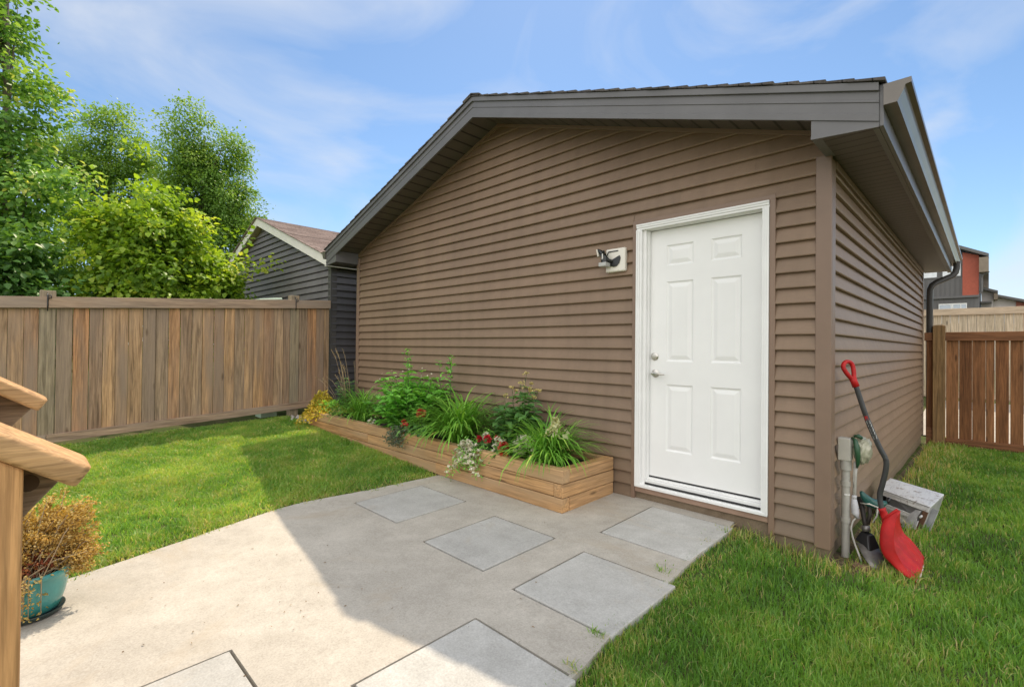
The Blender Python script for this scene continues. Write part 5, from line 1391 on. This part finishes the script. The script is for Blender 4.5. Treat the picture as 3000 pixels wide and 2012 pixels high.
def tree(label, cat, base, trunk_top, lobes, ncl, per, spread, lsize, mat, bark, trunk_r, name='tree', aspect=.75, gap=.0, droopd=-.25, limbs=16, jit=.16, group='trees beyond the left fence', bright=0):
    th = thing(name, label, cat, base, group)
    base = Vector(base); tt = Vector(trunk_top); mb = MB()
    n = 9; path = []
    for k in range(n):
        f = k / (n - 1); path.append(base.lerp(tt, f) + Vector((noise.noise(Vector((f * 3, 1, base.x))) * .12 * f, noise.noise(Vector((f * 3, 7, base.y))) * .12 * f, 0)))
    mb.tube(path, [trunk_r * (1.15 - .95 * k / (n - 1)) for k in range(n)], 10)
    # cluster sites spread through each lobe, denser towards its skin, dropped where a noise field leaves gaps
    sites = []; wts = np.array([l[1][0] * l[1][1] * l[1][2] for l in lobes]) ** .72; wts = wts / wts.sum()
    tries = 0
    while len(sites) < ncl and tries < ncl * 12:
        tries += 1
        c, r = lobes[int(RNG.choice(len(lobes), p=wts))]
        d = Vector((random.gauss(0, 1), random.gauss(0, 1), random.gauss(0, 1))).normalized() * (random.random() ** .42) * (1 + jit * random.gauss(0, 1))
        q = Vector((c[0] + d.x * r[0], c[1] + d.y * r[1], c[2] + d.z * r[2]))
        if noise.noise(q * 1.15 + Vector((base.x, 0, 0))) < gap - .25 and random.random() < .85: continue
        sites.append((q, d))
    # limbs
    for k in range(limbs):
        q, d = sites[random.randrange(len(sites))]
        hfrac = min(.97, max(.12, (q.z - base.z) / max(.1, tt.z - base.z) - random.uniform(.12, .28)))
        f = hfrac * (n - 1); i0 = min(int(f), n - 2); s = path[i0].lerp(path[i0 + 1], f - i0)
        r0 = trunk_r * (1.05 - .9 * hfrac) * .55
        m_ = s.lerp(q, .5) + Vector((0, 0, .08 * (q - s).length)); e = s.lerp(q, .92)
        mb.tube([s, s.lerp(m_, .6), m_, e], [r0, r0 * .75, r0 * .5, r0 * .15], 6)
        for j in range(3):
            q2 = min((random.choice(sites)[0] for _ in range(24)), key=lambda z_: (z_ - m_).length)
            mb.tube([m_, m_.lerp(q2, .5) + Vector((0, 0, .03)), q2], [r0 * .35, r0 * .22, r0 * .06], 4)
    mb.build('trunk', bark, th, smooth=True)
    S = np.array([list(q) for q, d in sites]); Dn = np.array([list(d) for q, d in sites])
    N_ = len(S) * per; idx = np.repeat(np.arange(len(S)), per)
    off = RNG.normal(0, 1, (N_, 3)) * np.array([spread, spread, spread * .62])
    P = S[idx] + off
    Dd = unit(off) * .6 + RNG.normal(0, .55, (N_, 3)) + Dn[idx] * .5; Dd[:, 2] += droopd
    Nn = RNG.normal(0, .45, (N_, 3)) + np.array([0, 0, 1.0]) + Dn[idx] * .35
    L = RNG.uniform(lsize * .6, lsize * 1.2, N_)
    cv = np.clip(RNG.normal(.42 + bright, .24, len(S))[idx] + RNG.normal(0, .14, N_) - .55 * np.clip(.85 - np.linalg.norm(Dn, axis=1), 0, 1)[idx] + .10 * np.clip(Dn[:, 2], -1, 1)[idx], 0, 1)  # inner and low leaves darkened: crown shade put into the leaf colour
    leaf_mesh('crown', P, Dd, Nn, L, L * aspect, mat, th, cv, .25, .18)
    return th
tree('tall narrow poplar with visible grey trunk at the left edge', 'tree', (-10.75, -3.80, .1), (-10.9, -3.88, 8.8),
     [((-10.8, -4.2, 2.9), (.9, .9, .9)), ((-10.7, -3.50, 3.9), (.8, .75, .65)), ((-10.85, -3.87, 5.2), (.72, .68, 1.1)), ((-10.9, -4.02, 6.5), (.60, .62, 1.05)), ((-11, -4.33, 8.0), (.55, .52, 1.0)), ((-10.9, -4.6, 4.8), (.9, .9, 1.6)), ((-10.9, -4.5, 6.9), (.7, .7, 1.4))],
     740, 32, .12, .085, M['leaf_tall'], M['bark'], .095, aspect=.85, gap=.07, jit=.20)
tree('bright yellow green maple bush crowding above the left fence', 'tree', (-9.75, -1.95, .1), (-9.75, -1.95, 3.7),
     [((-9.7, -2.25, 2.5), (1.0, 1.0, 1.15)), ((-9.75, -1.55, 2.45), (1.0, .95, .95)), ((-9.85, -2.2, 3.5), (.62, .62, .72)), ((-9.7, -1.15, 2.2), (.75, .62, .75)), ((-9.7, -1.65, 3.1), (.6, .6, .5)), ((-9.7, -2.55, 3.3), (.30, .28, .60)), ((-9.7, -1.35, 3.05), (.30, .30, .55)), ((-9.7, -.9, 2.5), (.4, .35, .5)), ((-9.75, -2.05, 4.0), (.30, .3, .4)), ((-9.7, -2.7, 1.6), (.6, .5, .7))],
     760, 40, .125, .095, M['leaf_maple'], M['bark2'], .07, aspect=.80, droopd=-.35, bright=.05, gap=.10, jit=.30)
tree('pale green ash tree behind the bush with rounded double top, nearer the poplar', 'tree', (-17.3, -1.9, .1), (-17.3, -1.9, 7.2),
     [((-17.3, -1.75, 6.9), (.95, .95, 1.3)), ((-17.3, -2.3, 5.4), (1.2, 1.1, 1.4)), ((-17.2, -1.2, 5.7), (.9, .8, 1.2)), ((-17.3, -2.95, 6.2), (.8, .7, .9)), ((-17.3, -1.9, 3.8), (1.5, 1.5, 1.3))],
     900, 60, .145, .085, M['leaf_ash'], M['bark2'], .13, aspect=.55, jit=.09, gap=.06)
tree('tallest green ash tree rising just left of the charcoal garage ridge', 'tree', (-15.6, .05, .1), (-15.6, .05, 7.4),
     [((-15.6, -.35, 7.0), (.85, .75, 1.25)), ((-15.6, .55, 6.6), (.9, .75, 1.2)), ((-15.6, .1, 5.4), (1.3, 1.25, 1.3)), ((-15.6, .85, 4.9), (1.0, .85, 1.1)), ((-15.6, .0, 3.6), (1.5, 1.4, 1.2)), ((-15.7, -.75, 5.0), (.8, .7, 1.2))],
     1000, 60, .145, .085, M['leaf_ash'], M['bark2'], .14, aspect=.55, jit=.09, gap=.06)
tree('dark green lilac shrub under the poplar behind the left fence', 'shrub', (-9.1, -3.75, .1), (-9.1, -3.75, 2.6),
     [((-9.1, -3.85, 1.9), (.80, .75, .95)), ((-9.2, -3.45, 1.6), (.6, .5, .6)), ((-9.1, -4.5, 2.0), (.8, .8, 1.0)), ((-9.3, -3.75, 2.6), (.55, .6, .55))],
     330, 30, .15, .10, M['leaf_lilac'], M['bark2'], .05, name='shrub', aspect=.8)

# dry leaves and crumbs on the slab
n = 60
x = RNG.uniform(-2.9, -.6, n); y = RNG.uniform(-3.5, -.8, n); k_ = RNG.random(n) < .75
x = np.where(k_, RNG.normal(-1.9, .45, n), x); y = np.where(k_, RNG.normal(-2.75, .40, n), y)
P = np.stack([x, y, zp(y) + .006], 1)
dl = leaf_mesh('leaf_litter', P, rnd_dir(n) * np.array([1, 1, .12]), rnd_dir(n, 3), RNG.uniform(.006, .018, n) ** 1.0, RNG.uniform(.003, .009, n), leaf_mat('litter', [(0, (.10, .06, .03)), (1, (.26, .18, .10))], .1))
tag(dl, 'small dry leaf crumbs scattered over the sunlit patio', 'leaf litter', kind='stuff')
# grass tufts growing from the joints
for (jx, jy, lab) in ((-.56, -1.82, 'little grass tuft in the joint beside the rust-stained paver'), (-.47, -2.07, 'little grass tuft at the edge joint nearest the bottom edge'), (-.62, -1.06, 'little grass tuft between the two pavers closest to the door')):
    th = thing('grass_tuft', lab, 'grass tuft', (jx, jy, float(zp(jy))), 'grass tufts in the paver joints'); nn = 26
    P = np.stack([jx + RNG.normal(0, .028, nn), jy + RNG.normal(0, .012, nn), np.full(nn, float(zp(jy)) - .004)], 1)
    blade_mesh('blades', P, RNG.uniform(0, 2 * PI, nn), np.radians(RNG.uniform(25, 85, nn)), RNG.uniform(.025, .06, nn), RNG.uniform(.003, .005, nn), RNG.uniform(.4, 1.2, nn), M['grass'], th, RNG.uniform(.2, .95, nn), 3)

# ------------------------------------------------------------------ light, sky, camera
sdir = Vector((1.60, -2.11, -3.9)).normalized()
el = math.asin(-sdir.z); az = math.atan2(-sdir.x, -sdir.y)      # azimuth clockwise from +Y
sl = bpy.data.lights.new('sun', 'SUN'); sl.energy = 5.0; sl.angle = R(.5); sl.color = (1.0, .85, .655)
so = bpy.data.objects.new('sun', sl); COL.objects.link(so); so.rotation_euler = sdir.to_track_quat('-Z', 'Y').to_euler(); so.location = (-10, 12, 20)

wd = bpy.data.worlds.new('World'); SC.world = wd; wd.use_nodes = True; nt = wd.node_tree; nt.nodes.clear()
out = nt.nodes.new('ShaderNodeOutputWorld'); bg = nt.nodes.new('ShaderNodeBackground')
sky = nt.nodes.new('ShaderNodeTexSky'); sky.sky_type = 'NISHITA'; sky.sun_disc = False
sky.sun_elevation = el; sky.sun_rotation = az; sky.altitude = 600; sky.air_density = 1.0; sky.dust_density = .35; sky.ozone_density = 2.0
tc = nt.nodes.new('ShaderNodeTexCoord')
mp = nt.nodes.new('ShaderNodeMapping'); mp.inputs['Scale'].default_value = (1.5, 1.5, 3.0); mp.inputs['Rotation'].default_value = (.25, .12, .5)
nt.links.new(tc.outputs['Generated'], mp.inputs[0])
nz_ = nt.nodes.new('ShaderNodeTexNoise'); nz_.inputs['Scale'].default_value = 1.45; nz_.inputs['Detail'].default_value = 7; nz_.inputs['Roughness'].default_value = .52; nz_.inputs['Distortion'].default_value = .7
nt.links.new(mp.outputs[0], nz_.inputs['Vector'])
rp = nt.nodes.new('ShaderNodeValToRGB'); rp.color_ramp.elements[0].position = .47; rp.color_ramp.elements[0].color = (0, 0, 0, 1); rp.color_ramp.elements[1].position = .72; rp.color_ramp.elements[1].color = (.78, .78, .78, 1)
nt.links.new(nz_.outputs['Fac'], rp.inputs[0])
mx = nt.nodes.new('ShaderNodeMix'); mx.data_type = 'RGBA'; mx.inputs[7].default_value = (5.3, 5.6, 6.1, 1)
# unseen bright patch added to the sky behind the camera as fill light
vm = nt.nodes.new('ShaderNodeVectorMath'); vm.operation = 'DOT_PRODUCT'; vm.inputs[1].default_value = Vector((.85, -1.0, .40)).normalized()
nt.links.new(tc.outputs['Generated'], vm.inputs[0])
mr = nt.nodes.new('ShaderNodeMapRange'); mr.interpolation_type = 'SMOOTHSTEP'; mr.inputs[1].default_value = -.12; mr.inputs[2].default_value = .5; mr.inputs[3].default_value = 0; mr.inputs[4].default_value = .92
nt.links.new(vm.outputs['Value'], mr.inputs[0])
gain = nt.nodes.new('ShaderNodeMix'); gain.data_type = 'RGBA'; gain.blend_type = 'MULTIPLY'; gain.inputs[0].default_value = 1; gain.inputs[7].default_value = (.96, 1.06, 1.08, 1)
nt.links.new(sky.outputs[0], gain.inputs[6])
nt.links.new(rp.outputs[0], mx.inputs[0]); nt.links.new(gain.outputs[2], mx.inputs[6])
sky_fill = nt.nodes.new('ShaderNodeMix'); sky_fill.data_type = 'RGBA'; sky_fill.inputs[7].default_value = (13.0, 12.8, 12.5, 1)
nt.links.new(mr.outputs[0], sky_fill.inputs[0]); nt.links.new(mx.outputs[2], sky_fill.inputs[6])
nt.links.new(sky_fill.outputs[2], bg.inputs[0]); bg.inputs[1].default_value = .15; nt.links.new(bg.outputs[0], out.inputs[0])

cam = bpy.data.cameras.new('camera'); co = bpy.data.objects.new('camera', cam); COL.objects.link(co)
yaw, pitch, roll = R(44.552), R(.487), R(.596)
f = Vector((-math.sin(yaw) * math.cos(pitch), math.cos(yaw) * math.cos(pitch), math.sin(pitch)))
r = Vector((math.cos(yaw), math.sin(yaw), 0)); u = r.cross(f)
r2_, u2_ = r * math.cos(roll) + u * math.sin(roll), u * math.cos(roll) - r * math.sin(roll)
m = Matrix((( r2_.x, u2_.x, -f.x, .705), (r2_.y, u2_.y, -f.y, -3.641), (r2_.z, u2_.z, -f.z, 1.342), (0, 0, 0, 1)))
co.matrix_world = m
cam.sensor_width = 36; cam.lens = 36 * 1419.157 / 3000; cam.clip_start = .05; cam.clip_end = 2000
SC.camera = co
SC.view_settings.view_transform = 'Standard'; SC.view_settings.look = 'None'; SC.view_settings.exposure = 0; SC.view_settings.gamma = 1
SC.cycles.max_bounces = 8; SC.cycles.transparent_max_bounces = 8
